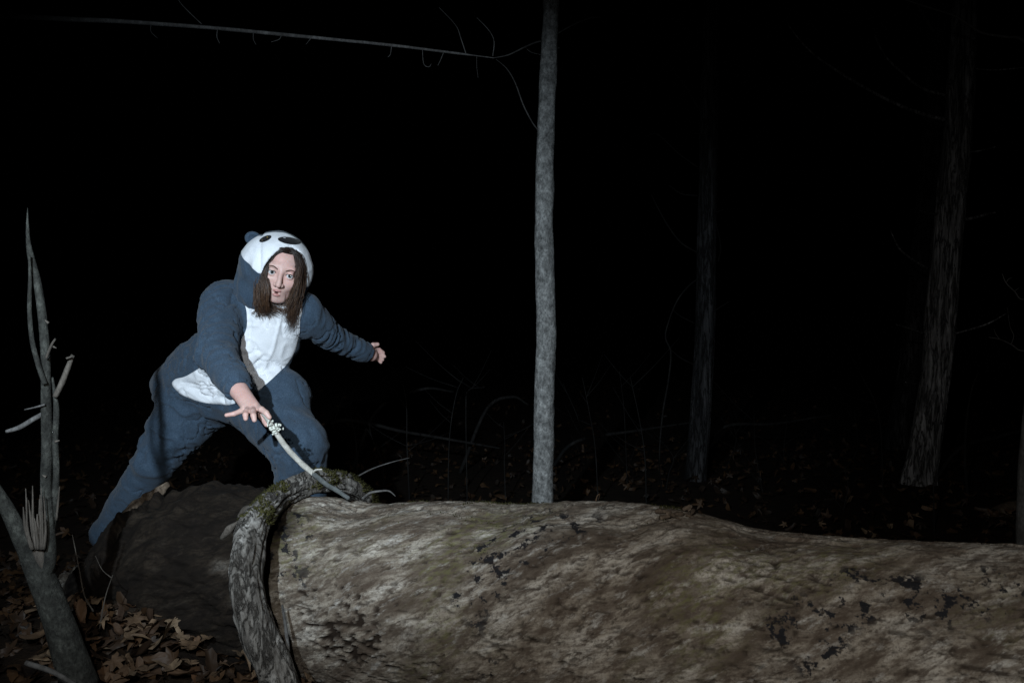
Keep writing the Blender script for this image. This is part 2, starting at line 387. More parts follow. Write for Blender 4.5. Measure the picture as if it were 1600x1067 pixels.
# dead leaves: lobed, curled blades with a stalk
def leaf_mesh(k):
    r = np.random.default_rng(k)
    if k % 2:                     # five-lobed blade with toothed edge
        pts = [(-90, .16)]
        for c, tip in ((-25, .62), (35, .88), (90, 1.0), (145, .88), (205, .62)):
            pts += [(c - 27, .40), (c - 13, .62 * tip + .12), (c, tip), (c + 13, .62 * tip + .12)]
        pts.append((232, .40))
    else:                         # oval blade
        pts = [(t, .62 + .38 * abs(math.sin(math.radians(t)))) for t in range(-90, 270, 24)]
    th = np.radians([p[0] + r.normal(0, 2.5) for p in pts]); rad = np.array([p[1] for p in pts]) * (1 + .10 * r.standard_normal(len(pts))); n = len(pts)
    sx = 1.0 if k % 2 else .55
    o = np.stack([np.cos(th) * rad * sx, np.sin(th) * rad + .15, 0 * th], -1)
    V = np.vstack([[0, .1, 0], o * .55 + [0, .045, 0], o])
    a_ = r.uniform(0, 6.28); w = V[:, 0] * math.cos(a_) + V[:, 1] * math.sin(a_); w2 = -V[:, 0] * math.sin(a_) + V[:, 1] * math.cos(a_)
    V[:, 2] = r.uniform(.35, .9) * r.choice([-1, 1]) * w ** 2 + r.uniform(-.25, .35) * w2 ** 2 - .10 * np.exp(-(V[:, 0] / .10) ** 2) + .13 * fbm(V * 2.2 + k, 2, k) + .06 * r.standard_normal(len(V)) * (np.hypot(V[:, 0], V[:, 1]) > .5)
    V[:, 2] -= V[:, 2].min()
    F = []
    for q in range(n):
        q2 = (q + 1) % n
        F += [(0, 1 + q, 1 + q2), (1 + q, 1 + n + q, 1 + n + q2, 1 + q2)]
    s = len(V); V = np.vstack([V, V[1 + n] + [-.02, 0, 0], V[1 + n] + [.02, 0, .01], V[1 + n] + [.06, -.55, .12]]); F.append((s, s + 1, s + 2))
    return V * .043, F
LEAF = [leaf_mesh(k) for k in range(10)]
LM = [new_mesh('fallen_leaf', *l) for l in LEAF]
for me in LM: me.materials.append(M['leaf'])
def logdist(x, y):                # signed distance in plan from the fallen log's axis
    return abs((x + .63) * .353 + (y - 2.45) * .936)
def leaf_tf(x, y, lift, flat=.45, z=None):
    e = Euler((random.gauss(0, flat), random.gauss(0, flat), random.uniform(0, 6.28)))
    s = random.uniform(.60, 1.10)
    return Matrix.Translation((x, y, (float(gz(x, y)) if z is None else z) + lift)) @ e.to_matrix().to_4x4() @ Matrix.Scale(s, 4)
cnt = 0
for q in range(245):
    while True:
        d = random.uniform(1.95, 3.1); px = random.uniform(60, 560); x = (px - 800) / FPX * d
        if not (logdist(x, d) < .24 and x > -1.5): break
    o = obj('fallen_leaf', LM[q % 10], None, ground); o.matrix_world = leaf_tf(x, d, .010 + .025 * random.random(), .30)
for q in range(55):
    d = random.uniform(3.6, 5.2); x = random.uniform(.32, .66) * d
    o = obj('fallen_leaf', LM[q % 10], None, ground); o.matrix_world = leaf_tf(x, d, .01 + .03 * random.random(), .6)
parts = []
def scatter(n, fx):
    XY = np.array([fx() for _ in range(n)]); Z = gz(XY[:, 0], XY[:, 1])
    for (x, y), z in zip(XY, Z):
        v, f = LEAF[random.randrange(10)]; A = np.array(leaf_tf(x, y, random.uniform(.0, .02), .5, z)); parts.append((v @ A[:3, :3].T + A[:3, 3], f))
scatter(900, lambda: (lambda d: ((random.uniform(-80, 640) - 800) / FPX * d, d))(random.uniform(1.7, 3.6)))
scatter(2600, lambda: (lambda d: (random.uniform(-.8, .8) * d, d))(random.uniform(2.8, 7.5)))
scatter(1600, lambda: (lambda d: (random.uniform(-.9, .9) * d, d))(random.uniform(6, 16)))
obj('leaf_litter', new_mesh('leaf_litter', *merge(parts)), M['darkleaf'], kind='stuff', label='brown dead leaves covering the forest floor', category='leaf litter')

# ------------------------------------------------------------------ the fallen log
AX = np.array([.936, -.353, 0]); A0 = np.array([-.63, 2.45, 0]); SIDE = np.array([.353, .936, 0])
nu, nt = 640, 400
u = np.linspace(-.98, 2.35, nu)
R = np.interp(u, [-.98, -.9, -.78, -.62, -.45, -.3, -.12, 0, .4, .8, 1.3, 2.4], [.13, .19, .27, .33, .335, .31, .272, .262, .268, .28, .285, .29])
tgt_px = [-200, 150, 200, 260, 330, 400, 440, 480, 560, 640, 700, 800, 950, 1050, 1120, 1190, 1300, 1450, 1600, 2600]
tgt_py = [940, 880, 825, 772, 752, 760, 776, 779, 788, 784, 784, 790, 800, 812, 820, 830, 838, 846, 850, 900]
th = np.linspace(-math.pi, math.pi, nt, endpoint=False)          # 0 = top, positive towards the far side
for it in range(6):               # fit the radius so that the top edge runs as in the photograph
    cz = R * .93
    cen = A0 + u[:, None] * AX; cen[:, 2] = cz
    ring = cen[:, None, :] + R[:, None, None] * (np.cos(th)[None, :, None] * np.array([0, 0, 1.]) + np.sin(th)[None, :, None] * SIDE)
    px, py = proj(ring.reshape(-1, 3)); px = px.reshape(nu, nt); py = py.reshape(nu, nt)
    k = py.argmin(1); pxt = px[np.arange(nu), k]; pyt = py[np.arange(nu), k]
    want = np.interp(pxt, tgt_px, tgt_py); dz = (pyt - want) * cen[:, 1] / FPX
    dz = np.convolve(np.pad(dz, 12, mode='edge'), np.ones(25) / 25, 'valid')
    R = np.clip(R + dz * .5, .08, .42)
cz = R * .93; cen = A0 + u[:, None] * AX; cen[:, 2] = cz
U, TH = np.meshgrid(u, th, indexing='ij'); RR = np.repeat(R[:, None], nt, 1)
C3 = lambda s, a, b=None: np.stack([U * a, np.cos(TH) * s, np.sin(TH) * s], -1)
front = np.exp(-((TH + 1.15) / .55) ** 2)
disp = .016 * fbm(C3(1.3, 2.2), 3, 1) + .005 * fbm(C3(5, 6), 3, 2)
spir = TH * .27 + .42 * U
gr = np.stack([U * 5 , spir * 34, 0 * U], -1)
disp += .0026 * fbm(gr, 3, 4)
lay = fbm(np.stack([U * 6 + 20, (TH * .27 - .25 * U) * 16, 0 * U], -1), 4, 6); disp += .0018 * (sstep(.0, .03, lay) + sstep(.22, .25, lay))
bark = sstep(.08, -.10, U + .16 * fbm(C3(2.2, 4), 3, 21) - .10 * sstep(-1.2, -1.9, TH)) * (1 - .5 * sstep(-.8, -.92, U))  # root-end mask: rough bark relief, and where shade is painted into the wood
disp += bark * (.034 * fbm(C3(4, 5), 3, 31) + .010 * fbm(np.stack([U * 7, (TH * .3 + .1 * U) * 26, 0 * U + 7], -1), 4, 33) + .004 * fbm(C3(30, 40), 2, 34))
# plateau ridge along the far top edge
disp += .030 * sstep(.0, .22, U) * (1 - sstep(1.0, 1.28, U + .05 * fbm(C3(3, 5), 2, 41))) * np.exp(-((TH - .30) / .27) ** 2)
# rounded swelling near the mossy limb, hollow to its left
disp += .020 * np.exp(-((U - .28) / .14) ** 2 - ((TH + .75) / .5) ** 2) - .010 * np.exp(-((U - .05) / .08) ** 2 - ((TH + .8) / .6) ** 2)
hole = np.zeros_like(U)
# worm-eaten patch with pits
cl = np.exp(-((U - .26) / .13) ** 2 - ((TH + 1.45) / .30) ** 2) + .8 * np.exp(-((U - .36) / .14) ** 2 - ((TH + 1.75) / .22) ** 2)
pit = fbm(np.stack([U * 42, TH * 22, 0 * U], -1), 2, 51); pm = sstep(.18, .32, pit + .55 * (cl - .85)) * (cl > .25)
hole = np.maximum(hole, pm)
# drying cracks along the grain
ck = np.abs(fbm(np.stack([U * 3.2, (TH * .27 + .10 * U) * 30, 0 * U + 3], -1), 3, 61)); cm = sstep(.05, .28, fbm(C3(2.4, 5), 2, 62))
crack = (1 - sstep(.018, .045, ck)) * cm; hole = np.maximum(hole, .85 * crack)
spots = sstep(.46, .56, fbm(np.stack([U * 60 + 2 * fbm(C3(9, 30), 2, 73), TH * 34, 0 * U], -1), 2, 71)) * .7; hole = np.maximum(hole, spots)
hole *= 1 - .8 * bark
disp -= .010 * hole
# flaking edge of the plateau
fk = sstep(.0, .03, fbm(np.stack([U * 9, TH * 7, 0 * U], -1), 3, 81)) * np.exp(-((TH + .05) / .16) ** 2) * sstep(0, .3, U); disp -= .006 * fk
end = sstep(-.86, -.98, U); disp += end * .05 * fbm(C3(3, 9), 3, 91)
rr = RR + disp
V = cen[:, None, :] + rr[..., None] * (np.cos(TH)[..., None] * np.array([0, 0, 1.]) + np.sin(TH)[..., None] * SIDE)
V[0] += AX * (.06 * fbm(np.stack([np.cos(th) * 3, np.sin(th) * 3, 0 * th], -1), 2, 5))[:, None]
# settle each section so that the crest follows the photographed top edge
crx = [-300, 150, 200, 260, 330, 400, 440, 480, 520, 560, 600, 640, 700, 760, 800, 840, 900, 960, 1000, 1050, 1100, 1150, 1190, 1250, 1300, 1400, 1500, 1600, 2700]
cry = [960, 880, 825, 772, 752, 760, 773, 775, 776, 783, 787, 784, 782, 784, 787, 786, 782, 783, 786, 792, 803, 817, 827, 833, 837, 843, 847, 850, 905]
for it in range(4):
    px, py = proj(V.reshape(-1, 3)); px = px.reshape(nu, nt); py = py.reshape(nu, nt); k = py.argmin(1); ar = np.arange(nu)
    dz = (py[ar, k] - np.interp(px[ar, k], crx, cry)) * V[ar, k, 1] / FPX; dz = np.convolve(np.pad(dz, 8, mode='edge'), np.ones(17) / 17, 'valid')
    zt = V[ar, k, 2]; V[..., 2] += np.clip(dz, -.06, .06)[:, None] * np.clip(V[..., 2] / zt[:, None], 0, 1.1) ** 1.5
i, j = np.meshgrid(np.arange(nu - 1), np.arange(nt), indexing='ij'); j2 = (j + 1) % nt
F = np.stack([i * nt + j, (i + 1) * nt + j, (i + 1) * nt + j2, i * nt + j2], -1).reshape(-1, 4)
log = empty('fallen_log', A0.tolist(), label='huge grey-brown barkless fallen log across the foreground', category='log')
me = new_mesh('log_trunk', V.reshape(-1, 3), F)
attr(me, 'guv', np.stack([U, TH * .28, 0 * U], -1), 'FLOAT_VECTOR'); attr(me, 'hole', hole); attr(me, 'bark', bark)
under('trunk', me, M['log'], log)
LOGV = V
def capdisc(idx, name):
    ring = V[idx]; c = ring.mean(0); rings = [c + (ring - c) * s for s in (.75, .5, .25)]
    vv = [ring] + [r_ + AX * (.05 * fbm(r_ * 14, 2, 7))[:, None] for r_ in rings] ; vv = np.vstack(vv + [c[None]])
    ff = []
    for k in range(3):
        for q in range(nt): ff.append((k * nt + q, k * nt + (q + 1) % nt, (k + 1) * nt + (q + 1) % nt, (k + 1) * nt + q))
    for q in range(nt): ff.append((3 * nt + q, 3 * nt + (q + 1) % nt, 4 * nt))
    under(name, new_mesh(name, vv, ff), M['rot'], log)
capdisc(0, 'broken_end'); capdisc(nu - 1, 'far_end')
def logpt(uu, tt, lift=0):
    iu = int(np.argmin(abs(u - uu))); it_ = int(np.argmin(abs(th - tt))); c = cen[iu]; p = LOGV[iu, it_]; n = p - c; return p + n / np.linalg.norm(n) * lift
# moss tufts on the log's crest
def tufts(pts, nrm, h=.008, w=.004):
    vs, fs = [], []
    for p, n in zip(pts, nrm):
        n = n / np.linalg.norm(n); a_ = np.cross(n, rng.standard_normal(3)); a_ /= np.linalg.norm(a_) + 1e-9; b_ = np.cross(n, a_)
        hh = h * rng.uniform(.5, 1.5); k = len(vs)
        vs += [p + a_ * w - n * .002, p - a_ * .5 * w + b_ * w * .87 - n * .002, p - a_ * .5 * w - b_ * w * .87 - n * .002, p + n * hh + a_ * rng.normal() * w]
        fs += [(k, k + 1, k + 3), (k + 1, k + 2, k + 3), (k + 2, k, k + 3)]
    return np.array(vs), fs
uu = rng.uniform(.3, 1.15, 5200); tt = rng.normal(.22, .16, 5200)
ok = fbm(np.stack([uu * 7, tt * 5, 0 * uu + 1], -1), 3, 8) > .12; uu, tt = uu[ok], tt[ok]
iu = np.searchsorted(u, uu); it_ = np.searchsorted(th, tt); pts = LOGV[iu, it_]; nr = pts - cen[iu]
under('moss', new_mesh('moss', *tufts(pts, nr, .004, .003)), M['moss'], log, kind='stuff')
# loose rotten crumbs lying where the ridge ends
for q in range(9):
    c0 = logpt(1.12 + rng.normal() * .045, -.02 + rng.normal() * .05, .006)
    v, f = tube([c0, c0 + rng.normal(0, .014, 3) * [1, 1, .3], c0 + rng.normal(0, .02, 3) * [1, 1, .3]], [.004, .007, .003], 7, 6, .003, q, bscale=(80, 90))
    under('bark_flake', new_mesh('bark_flake', v, f), M['rot'], log)
# torn slabs of wood at the root end, behind the mossy limb
for a_, b_, w in ((P(345, 842, 2.33), P(372, 815, 2.31), .012), (P(372, 808, 2.34), P(392, 790, 2.33), .010)):
    under('wood_splinter', tmesh('wood_splinter', [a_, (a_ + b_) / 2 + [0, 0, .004], b_], [w * .5, w, w * .3], 14, 7, .004, 3, bscale=(30, 60)), M['splinter'], log)

under('bark_slab', tmesh('bark_slab', [P(262, 755, 2.86), P(236, 778, 2.88), P(205, 803, 2.90), P(172, 838, 2.92)], [.012, .026, .024, .012], 50, 16, .014, 23, bscale=(16, 40)), M['rot'], log)
# ------------------------------------------------------------------ mossy limb hanging over the log
limb = empty('mossy_limb', (P(440, 1105, 2.08)).tolist(), label='thick grey furrowed limb with moss, arching over the log beside the person', category='branch')
lp = [P(455, 1125, 2.03), P(428, 1045, 2.02), P(398, 980, 2.03), P(384, 915, 2.05), P(387, 860, 2.11), P(405, 812, 2.22), P(438, 778, 2.38), P(478, 758, 2.47), P(520, 753, 2.58), P(556, 766, 2.70), P(580, 800, 2.80), P(590, 870, 2.9), P(596, 960, 3.0)]
lr = [.046, .044, .042, .042, .043, .041, .038, .036, .038, .040, .038, .036, .03]
v, f = tube(lp, lr, 240, 56, .012, 13, bscale=(9, 42), groove=.010)
under('limb', new_mesh('limb', v, f), M['limb'], limb)
lc = catmull(lp, 240); vv = v[:240 * 56].reshape(240, 56, 3)
k = rng.integers(95, 205, 14000); q = rng.integers(0, 56, 14000); pts = vv[k, q]; nr = pts - lc[k]; nr /= np.linalg.norm(nr, axis=1)[:, None]
ok = (nr[:, 2] + .35 * nr[:, 0] > .0 + .5 * abs(fbm(pts * 16, 2, 3))) & (fbm(pts * 24, 2, 15) > -.05); pts = pts[ok] + rng.normal(0, .002, (ok.sum(), 3)); nr = nr[ok]
under('moss', new_mesh('moss', *tufts(pts, nr, .005, .003)), M['moss'], limb, kind='stuff')

# small dead stems and twigs near the limb
t1 = tmesh('x', [P(458, 1110, 2.06), P(452, 1040, 2.06), P(447, 985, 2.09), P(441, 945, 2.12)], [.0055, .005, .0045, .003], 24, 8, .001, 4)
obj('thin_stem', t1, M['twig'], label='thin brown stem standing between the curved limb and the log', category='twig')
t1 = tmesh('x', [P(566, 779, 2.40), P(578, 770, 2.42), P(594, 767, 2.43), P(608, 767, 2.44), P(618, 775, 2.44)], [.004, .0035, .003, .0025, .001], 24, 7, .0006, 5)
obj('curled_twig', t1, M['twig'], label='short curled grey twig lying on top of the log', category='twig')
t1 = tmesh('x', [P(545, 752, 2.66), P(580, 733, 2.75), P(612, 722, 2.8), P(640, 715, 2.85)], [.003, .0025, .002, .001], 24, 6, .0004, 5)
obj('bent_twig', t1, M['twig'], label='faint bent twig rising behind the mossy limb', category='twig')
t1 = tmesh('x', [P(931, 783, 2.02), P(933, 775, 2.02), P(937, 772, 2.02), P(935, 781, 2.03)], [.0016, .0014, .0008, .0006], 14, 6)
obj('dry_grass_tip', t1, M['leaf'], label='tiny tan grass tip poking up on the log crest', category='grass')
v, f = tube([P(160, 968, 2.36), P(220, 958, 2.38), P(262, 948, 2.40), P(296, 935, 2.42)], [.016, .022, .024, .014], 60, 18, .010, 19, bscale=(12, 50), jag=.03)
obj('rotten_branch_piece', new_mesh('rotten_branch_piece', v, f), M['rot'], label='short rotten piece of branch lying in the leaves below the root end', category='branch')
v, f = tube([P(146, 955, 2.18), P(132, 930, 2.18), P(124, 890, 2.18), P(113, 835, 2.18)], [.0025, .002, .0018, .001], 24, 6)
obj('dry_weed', new_mesh('dry_weed', v, f), M['splinter'], label='thin pale dry stem bent up left of the leaf pile', category='twig')
v, f = merge([tube([P(155, 985, 2.2), P(164, 935, 2.2), P(176, 898, 2.2)], [.002, .0016, .001], 16, 6), tube([P(175, 903, 2.2), P(160, 890, 2.2), P(149, 868, 2.2)], [.0014, .001, .0006], 12, 6)])
obj('forked_dry_weed', new_mesh('forked_dry_stem', v, f), M['splinter'], label='thin forked dry stem rising out of the leaf pile', category='twig')
v, f = tube([P(40, 1035, 1.75), P(80, 1048, 1.75), P(112, 1066, 1.74), P(140, 1085, 1.72)], [.006, .006, .005, .004], 24, 8, .001, 3)
obj('fallen_twig', new_mesh('fallen_twig', v, f), M['twig'], label='dark bluish twig lying in front of the sapling base', category='twig')

# ------------------------------------------------------------------ the forked sapling at the left
sap = empty('forked_sapling', P(110, 1030, 1.92).tolist(), label='bare forked sapling with broken stubs at the left edge', category='tree')
D = 1.92
def Q(pts, d=D, dd=0): return [P(x, y, d + dd * k) for k, (x, y) in enumerate(pts)]
under('trunk', tmesh('trunk', Q([(128, 1075), (108, 1020), (90, 965), (70, 915), (55, 885), (40, 855), (16, 805), (-8, 765), (-34, 725), (-70, 660)]), [.040, .036, .033, .031, .026, .020, .017, .014, .012, .010], 90, 24, .003, 1, bscale=(10, 40)), M['sapling'], sap)
ms = under('stem', tmesh('stem', Q([(66, 905), (76, 880), (78, 850), (72, 760), (73, 700), (72, 600), (69, 520), (60, 450), (48, 400), (44, 375), (43, 350), (43, 325)]), [.018, .0155, .0135, .0128, .0118, .0108, .0098, .0086, .0068, .0048, .003, .001], 130, 18, .0016, 2, bscale=(12, 60)), M['sapling'], sap)
under('stem', tmesh('stem', Q([(78, 860), (84, 800), (88, 740), (86, 690), (88, 640), (82, 590)], D + .01), [.008, .0076, .0072, .0068, .0062, .003], 60, 14, .0016, 3, bscale=(12, 60)), M['sapling'], sap)
under('stem', tmesh('stem', Q([(70, 600), (60, 570), (50, 530), (46, 480), (47, 440), (46, 400)], D - .02), [.0055, .0055, .005, .0046, .004, .003], 50, 12, .001, 4), M['sapling'], sap)
under('broken_stub', tmesh('broken_stub', Q([(86, 620), (96, 600), (106, 575), (113, 557)]), [.005, .0060, .0058, .0045], 24, 10, .0015, 5, jag=.01), M['splinter'], sap)
under('broken_stub', tmesh('broken_stub', Q([(70, 645), (52, 655), (30, 668), (10, 674)]), [.0055, .0060, .0058, .004], 24, 10, .0015, 6), M['twig'], sap)
under('broken_stub', tmesh('broken_stub', Q([(70, 632), (56, 636), (38, 640)], D - .02), [.0025, .002, .001], 14, 7), M['twig'], sap)
under('broken_stub', tmesh('broken_stub', Q([(72, 560), (80, 540), (86, 530)], D - .02), [.003, .003, .002], 14, 7, jag=.006), M['splinter'], sap)
for a_, b_ in (((80, 540), (88, 544)), ((104, 560), (116, 556)), ((88, 812), (93, 760)), ((86, 690), (93, 688)), ((72, 745), (66, 742)), ((76, 505), (70, 500))):
    under('broken_stub', tmesh('broken_stub', Q([a_, ((a_[0] + b_[0]) / 2, (a_[1] + b_[1]) / 2), b_], D - .015), [.003, .0025, .001], 10, 6), M['splinter'], sap)
stub = under('splintered_stub', tmesh('splintered_stub', Q([(70, 892), (62, 860), (56, 825)], D - .005), [.010, .017, .013], 20, 14, .003, 8), M['splinter'], sap)
for q in range(17):
    x = 38 + q * 2.1 + random.uniform(-2, 2); top = random.choice([765, 780, 800, 815]) + random.uniform(-8, 14)
    o = obj('splinter', tmesh('splinter', Q([(60 + (x - 55) * .6, 858), (x + 2, 825), (x + random.uniform(-4, 3), top)], D - .02 + random.uniform(-.014, .012)), [.004, random.uniform(.002, .0042), .0006], 10, 5, .001, q), M['splinter'], stub)

# ------------------------------------------------------------------ trees behind
def tree(name, label, pts, radii, mat, d, limbs=(), tw=(), sides=32, bump=.004, groove=0, top=7.0, bscale=(5, 22), n=150, base=None):
    p = [P(x, y, d) for x, y in pts]; b = p[0].copy(); b[2] = float(gz(b[0], b[1])) - .1
    p = [b, b + (p[0] - b) * .35] + p; dirv = (p[-1] - p[-3]) / np.linalg.norm(p[-1] - p[-3]); r = [radii[0] * 1.45, radii[0] * 1.15] + list(radii)
    k = 1
    while p[-1][2] < top: p.append(p[-1] + dirv * .9 + rng.normal(0, .02, 3)); r.append(max(.015, r[-1] * .86))
    root = empty(name, b.tolist(), label=label, category='tree')
    under('trunk', tmesh('trunk', p, r, n + 60, sides, bump, int(rng.integers(99)), bscale=bscale, groove=groove), mat, root)
    for L in limbs:
        pp, rr_ = L[0], L[1]; dd = L[2] if len(L) > 2 else 0
        w = [P(x, y, d + dd * q / max(1, len(pp) - 1)) for q, (x, y) in enumerate(pp)]
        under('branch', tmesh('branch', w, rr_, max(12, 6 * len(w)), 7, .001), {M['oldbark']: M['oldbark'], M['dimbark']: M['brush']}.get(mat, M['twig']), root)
    # bare crown above the picture
    for q in range(9):
        z = random.uniform(.5, .97); idx = int(z * (len(p) - 1)); s = p[idx]
        if s[2] < 3.2: continue
        a_ = random.uniform(0, 6.28); dv = np.array([math.cos(a_), math.sin(a_), .8]) * random.uniform(.4, 1.0)
        under('crown_branch', tmesh('crown_branch', [s, s + dv * .5 + [0, 0, .05], s + dv + [0, 0, .25]], [.02, .013, .004], 12, 6), M['twig'], root)
    return root
tree('slim_grey_tree', 'slim pale grey trunk standing straight behind the log', [(847, 800), (849, 720), (850, 660), (852, 560), (854, 525), (851, 420), (850, 330), (854, 180), (858, 90), (861, 20), (862, -60)],
     [.0535, .052, .0505, .050, .0515, .0475, .047, .044, .042, .041, .040], M['beech'], 4.0,
     limbs=[([(855, 65), (840, 66), (820, 74), (795, 86), (772, 91)], [.004, .004, .0035, .003, .002], -.1), ([(842, 205), (832, 192), (818, 165), (805, 130), (792, 108), (775, 93)], [.003, .003, .0028, .0025, .002, .001], -.1),
            ([(868, 55), (885, 45), (905, 35), (925, 28), (940, 28)], [.003, .0028, .0022, .0018, .001], .1), ([(820, 74), (830, 82), (845, 86)], [.002, .0015, .001]), ([(868, 77), (874, 75)], [.006, .002])], sides=40, bump=.006, bscale=(7, 30))
tree('shaggy_leaning_tree', 'leaning grey tree with split shaggy bark and snapped stubs at right', [(1436, 750), (1441, 720), (1452, 650), (1463, 570), (1472, 470), (1481, 370), (1490, 280), (1497, 190), (1503, 90), (1508, 0), (1512, -80)],
     [.115, .103, .098, .097, .098, .098, .098, .093, .09, .088, .085], M['oldbark'], 5.6,
     limbs=[([(1490, 345), (1515, 342), (1538, 336), (1556, 332)], [.012, .011, .009, .004], -.5), ([(1465, 335), (1450, 333), (1436, 329)], [.008, .007, .003], -.4),
            ([(1478, 188), (1440, 178), (1390, 158), (1330, 125), (1280, 92), (1252, 66), (1232, 40)], [.014, .013, .011, .009, .007, .005, .003], -.3),
            ([(1480, 150), (1440, 138), (1405, 110), (1385, 90), (1370, 64), (1366, 45)], [.010, .009, .008, .006, .005, .003], .2),
            ([(1450, 420), (1425, 405), (1405, 388), (1392, 362)], [.007, .007, .006, .003], -.5), ([(1443, 521), (1420, 513), (1400, 507)], [.006, .006, .003], -.4),
            ([(1482, 524), (1515, 515), (1545, 505), (1572, 490)], [.006, .006, .005, .003], -.3), ([(1500, 240), (1530, 236), (1555, 230)], [.006, .005, .003], -.2), ([(1506, 105), (1550, 110), (1600, 106)], [.005, .005, .004], -.2),
            ([(1432, 600), (1415, 597)], [.004, .002], -.3), ([(1462, 498), (1470, 492), (1478, 500)], [.01, .014, .005], -.12)], sides=48, bump=.012, groove=.016, bscale=(2.2, 16))
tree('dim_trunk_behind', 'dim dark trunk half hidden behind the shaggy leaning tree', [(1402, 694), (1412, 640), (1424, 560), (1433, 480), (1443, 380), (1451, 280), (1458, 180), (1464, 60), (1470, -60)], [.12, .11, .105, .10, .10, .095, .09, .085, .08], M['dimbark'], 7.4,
     limbs=[([(1415, 560), (1385, 556), (1372, 561)], [.006, .005, .003], -.4), ([(1425, 480), (1395, 475), (1372, 482)], [.006, .005, .003], -.4)], sides=28, bump=.01, groove=.012, bscale=(2.2, 16))
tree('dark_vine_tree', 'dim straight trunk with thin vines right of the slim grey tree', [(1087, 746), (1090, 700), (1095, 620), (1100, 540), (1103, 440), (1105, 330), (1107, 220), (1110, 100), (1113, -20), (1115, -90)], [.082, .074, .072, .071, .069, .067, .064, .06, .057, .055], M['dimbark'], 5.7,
     limbs=[([(1098, 432), (1078, 445), (1058, 470), (1044, 505), (1040, 528), (1048, 550), (1045, 590), (1035, 650), (1030, 720), (1034, 770)], [.004, .005, .005, .005, .005, .006, .006, .006, .005, .005], -.3),
            ([(1090, 395), (1065, 380), (1045, 355), (1028, 325), (1018, 305)], [.006, .005, .005, .004, .002], -.2), ([(1090, 306), (1065, 303), (1045, 290)], [.005, .004, .002]), ([(1090, 262), (1060, 240), (1030, 212), (1015, 210)], [.005, .004, .003, .002]),
            ([(1095, 175), (1060, 120), (1020, 70), (1000, 45)], [.008, .006, .004, .002], .2), ([(1085, 505), (1065, 495), (1052, 485)], [.004, .004, .002], -.2), ([(1090, 572), (1065, 560), (1050, 548)], [.004, .004, .002], -.2),
            ([(1110, 490), (1125, 480), (1138, 472)], [.005, .004, .002], -.2), ([(1122, 410), (1126, 385), (1118, 345)], [.004, .004, .003], -.3), ([(1112, 335), (1130, 328)], [.004, .002], -.3)], sides=36, bump=.010, groove=.012, bscale=(2.2, 18))
tree('edge_trunk', 'pale trunk just cut by the right edge behind the log', [(1604, 860), (1603, 800), (1608, 700), (1622, 560), (1650, 300), (1680, 60)], [.038, .036, .034, .032, .03, .028], M['twig'], 3.3, sides=20)

# the overhanging branch top left, of a tree out of the picture
ov = empty('overhanging_branch_tree', (-3.1, 3.3, float(gz(-3.1, 3.3))), label='tree outside the left edge whose long thin branch crosses the top', category='tree')
tp = [(-3.1, 3.3, -.1), (-3.12, 3.32, 1.2), (-3.08, 3.33, 2.4), (-3.1, 3.3, 4), (-3.0, 3.35, 6.2)]
under('trunk', tmesh('trunk', tp, [.13, .11, .10, .085, .05], 60, 24, .008), M['oldbark'], ov)
dO = 3.2
def B(pts): return [P(x, y, dO) for x, y in pts]
br = under('branch', tmesh('branch', [np.array((-3.09, 3.32, 2.35))] + B([(-250, 15), (-40, 22), (100, 30), (190, 34), (330, 44), (480, 58), (620, 72), (700, 82), (772, 91)]), [.03, .020, .013, .010, .0085, .0075, .0066, .0052, .0038, .002], 120, 10, .002, 8, bscale=(9, 80)), M['twig'], ov)
for pts, r_ in (([(315, 38), (296, 20), (282, 5), (272, -12)], .0022), ([(236, 38), (236, 50), (246, 60)], .0016), ([(340, 45), (339, 58), (343, 68)], .002), ([(396, 50), (396, 62), (400, 70)], .0018), ([(440, 55), (436, 62), (424, 66)], .0018),
                ([(486, 60), (478, 70)], .0015), ([(612, 71), (610, 85), (606, 90)], .0018), ([(660, 77), (662, 100), (670, 105), (674, 100)], .0016), ([(693, 83), (688, 95), (684, 103)], .0015), ([(745, 88), (745, 105), (747, 122)], .0012),
                ([(728, 84), (720, 60), (712, 40), (686, 12)], .0022), ([(770, 88), (772, 65), (764, 48), (745, 28)], .002)):
    o = obj('twig', tmesh('twig', B(pts), [r_, r_ * .8, r_ * .5], 14, 5), M['twig'], br)

# bright bare branch at the top right corner and twigs at the right edge
tr = empty('right_edge_shrub', (2.62, 3.9, float(gz(2.62, 3.9))), label='bare shrub beyond the right edge reaching twigs into the picture', category='shrub')
under('stem', tmesh('stem', [np.array((2.62, 3.9, -.05)), np.array((2.66, 3.9, 1.2)), np.array((2.62, 3.95, 2.4)), np.array((2.7, 3.9, 3.4))], [.03, .025, .02, .01], 40, 10, .003), M['twig'], tr)
under('branch', tmesh('branch', [np.array((2.64, 3.92, 2.3))] + [P(x, y, 3.9) for x, y in ((1600, 65), (1570, 58), (1535, 52), (1512, 38), (1488, 24), (1450, 12), (1415, 0), (1380, -14))], [.009, .007, .006, .0055, .005, .0045, .004, .003, .002], 60, 8, .001), M['twig'], tr)
under('branch', tmesh('branch', [np.array((2.65, 3.9, 1.0))] + [P(x, y, 3.9) for x, y in ((1600, 548), (1580, 538), (1562, 530), (1545, 527))], [.004, .0035, .003, .0025, .0015], 30, 6), M['twig'], tr)
under('branch', tmesh('branch', [np.array((2.65, 3.9, 1.25))] + [P(x, y, 3.9) for x, y in ((1600, 468), (1585, 455), (1572, 442), (1566, 428))], [.004, .0035, .003, .0025, .0015], 30, 6), M['twig'], tr)
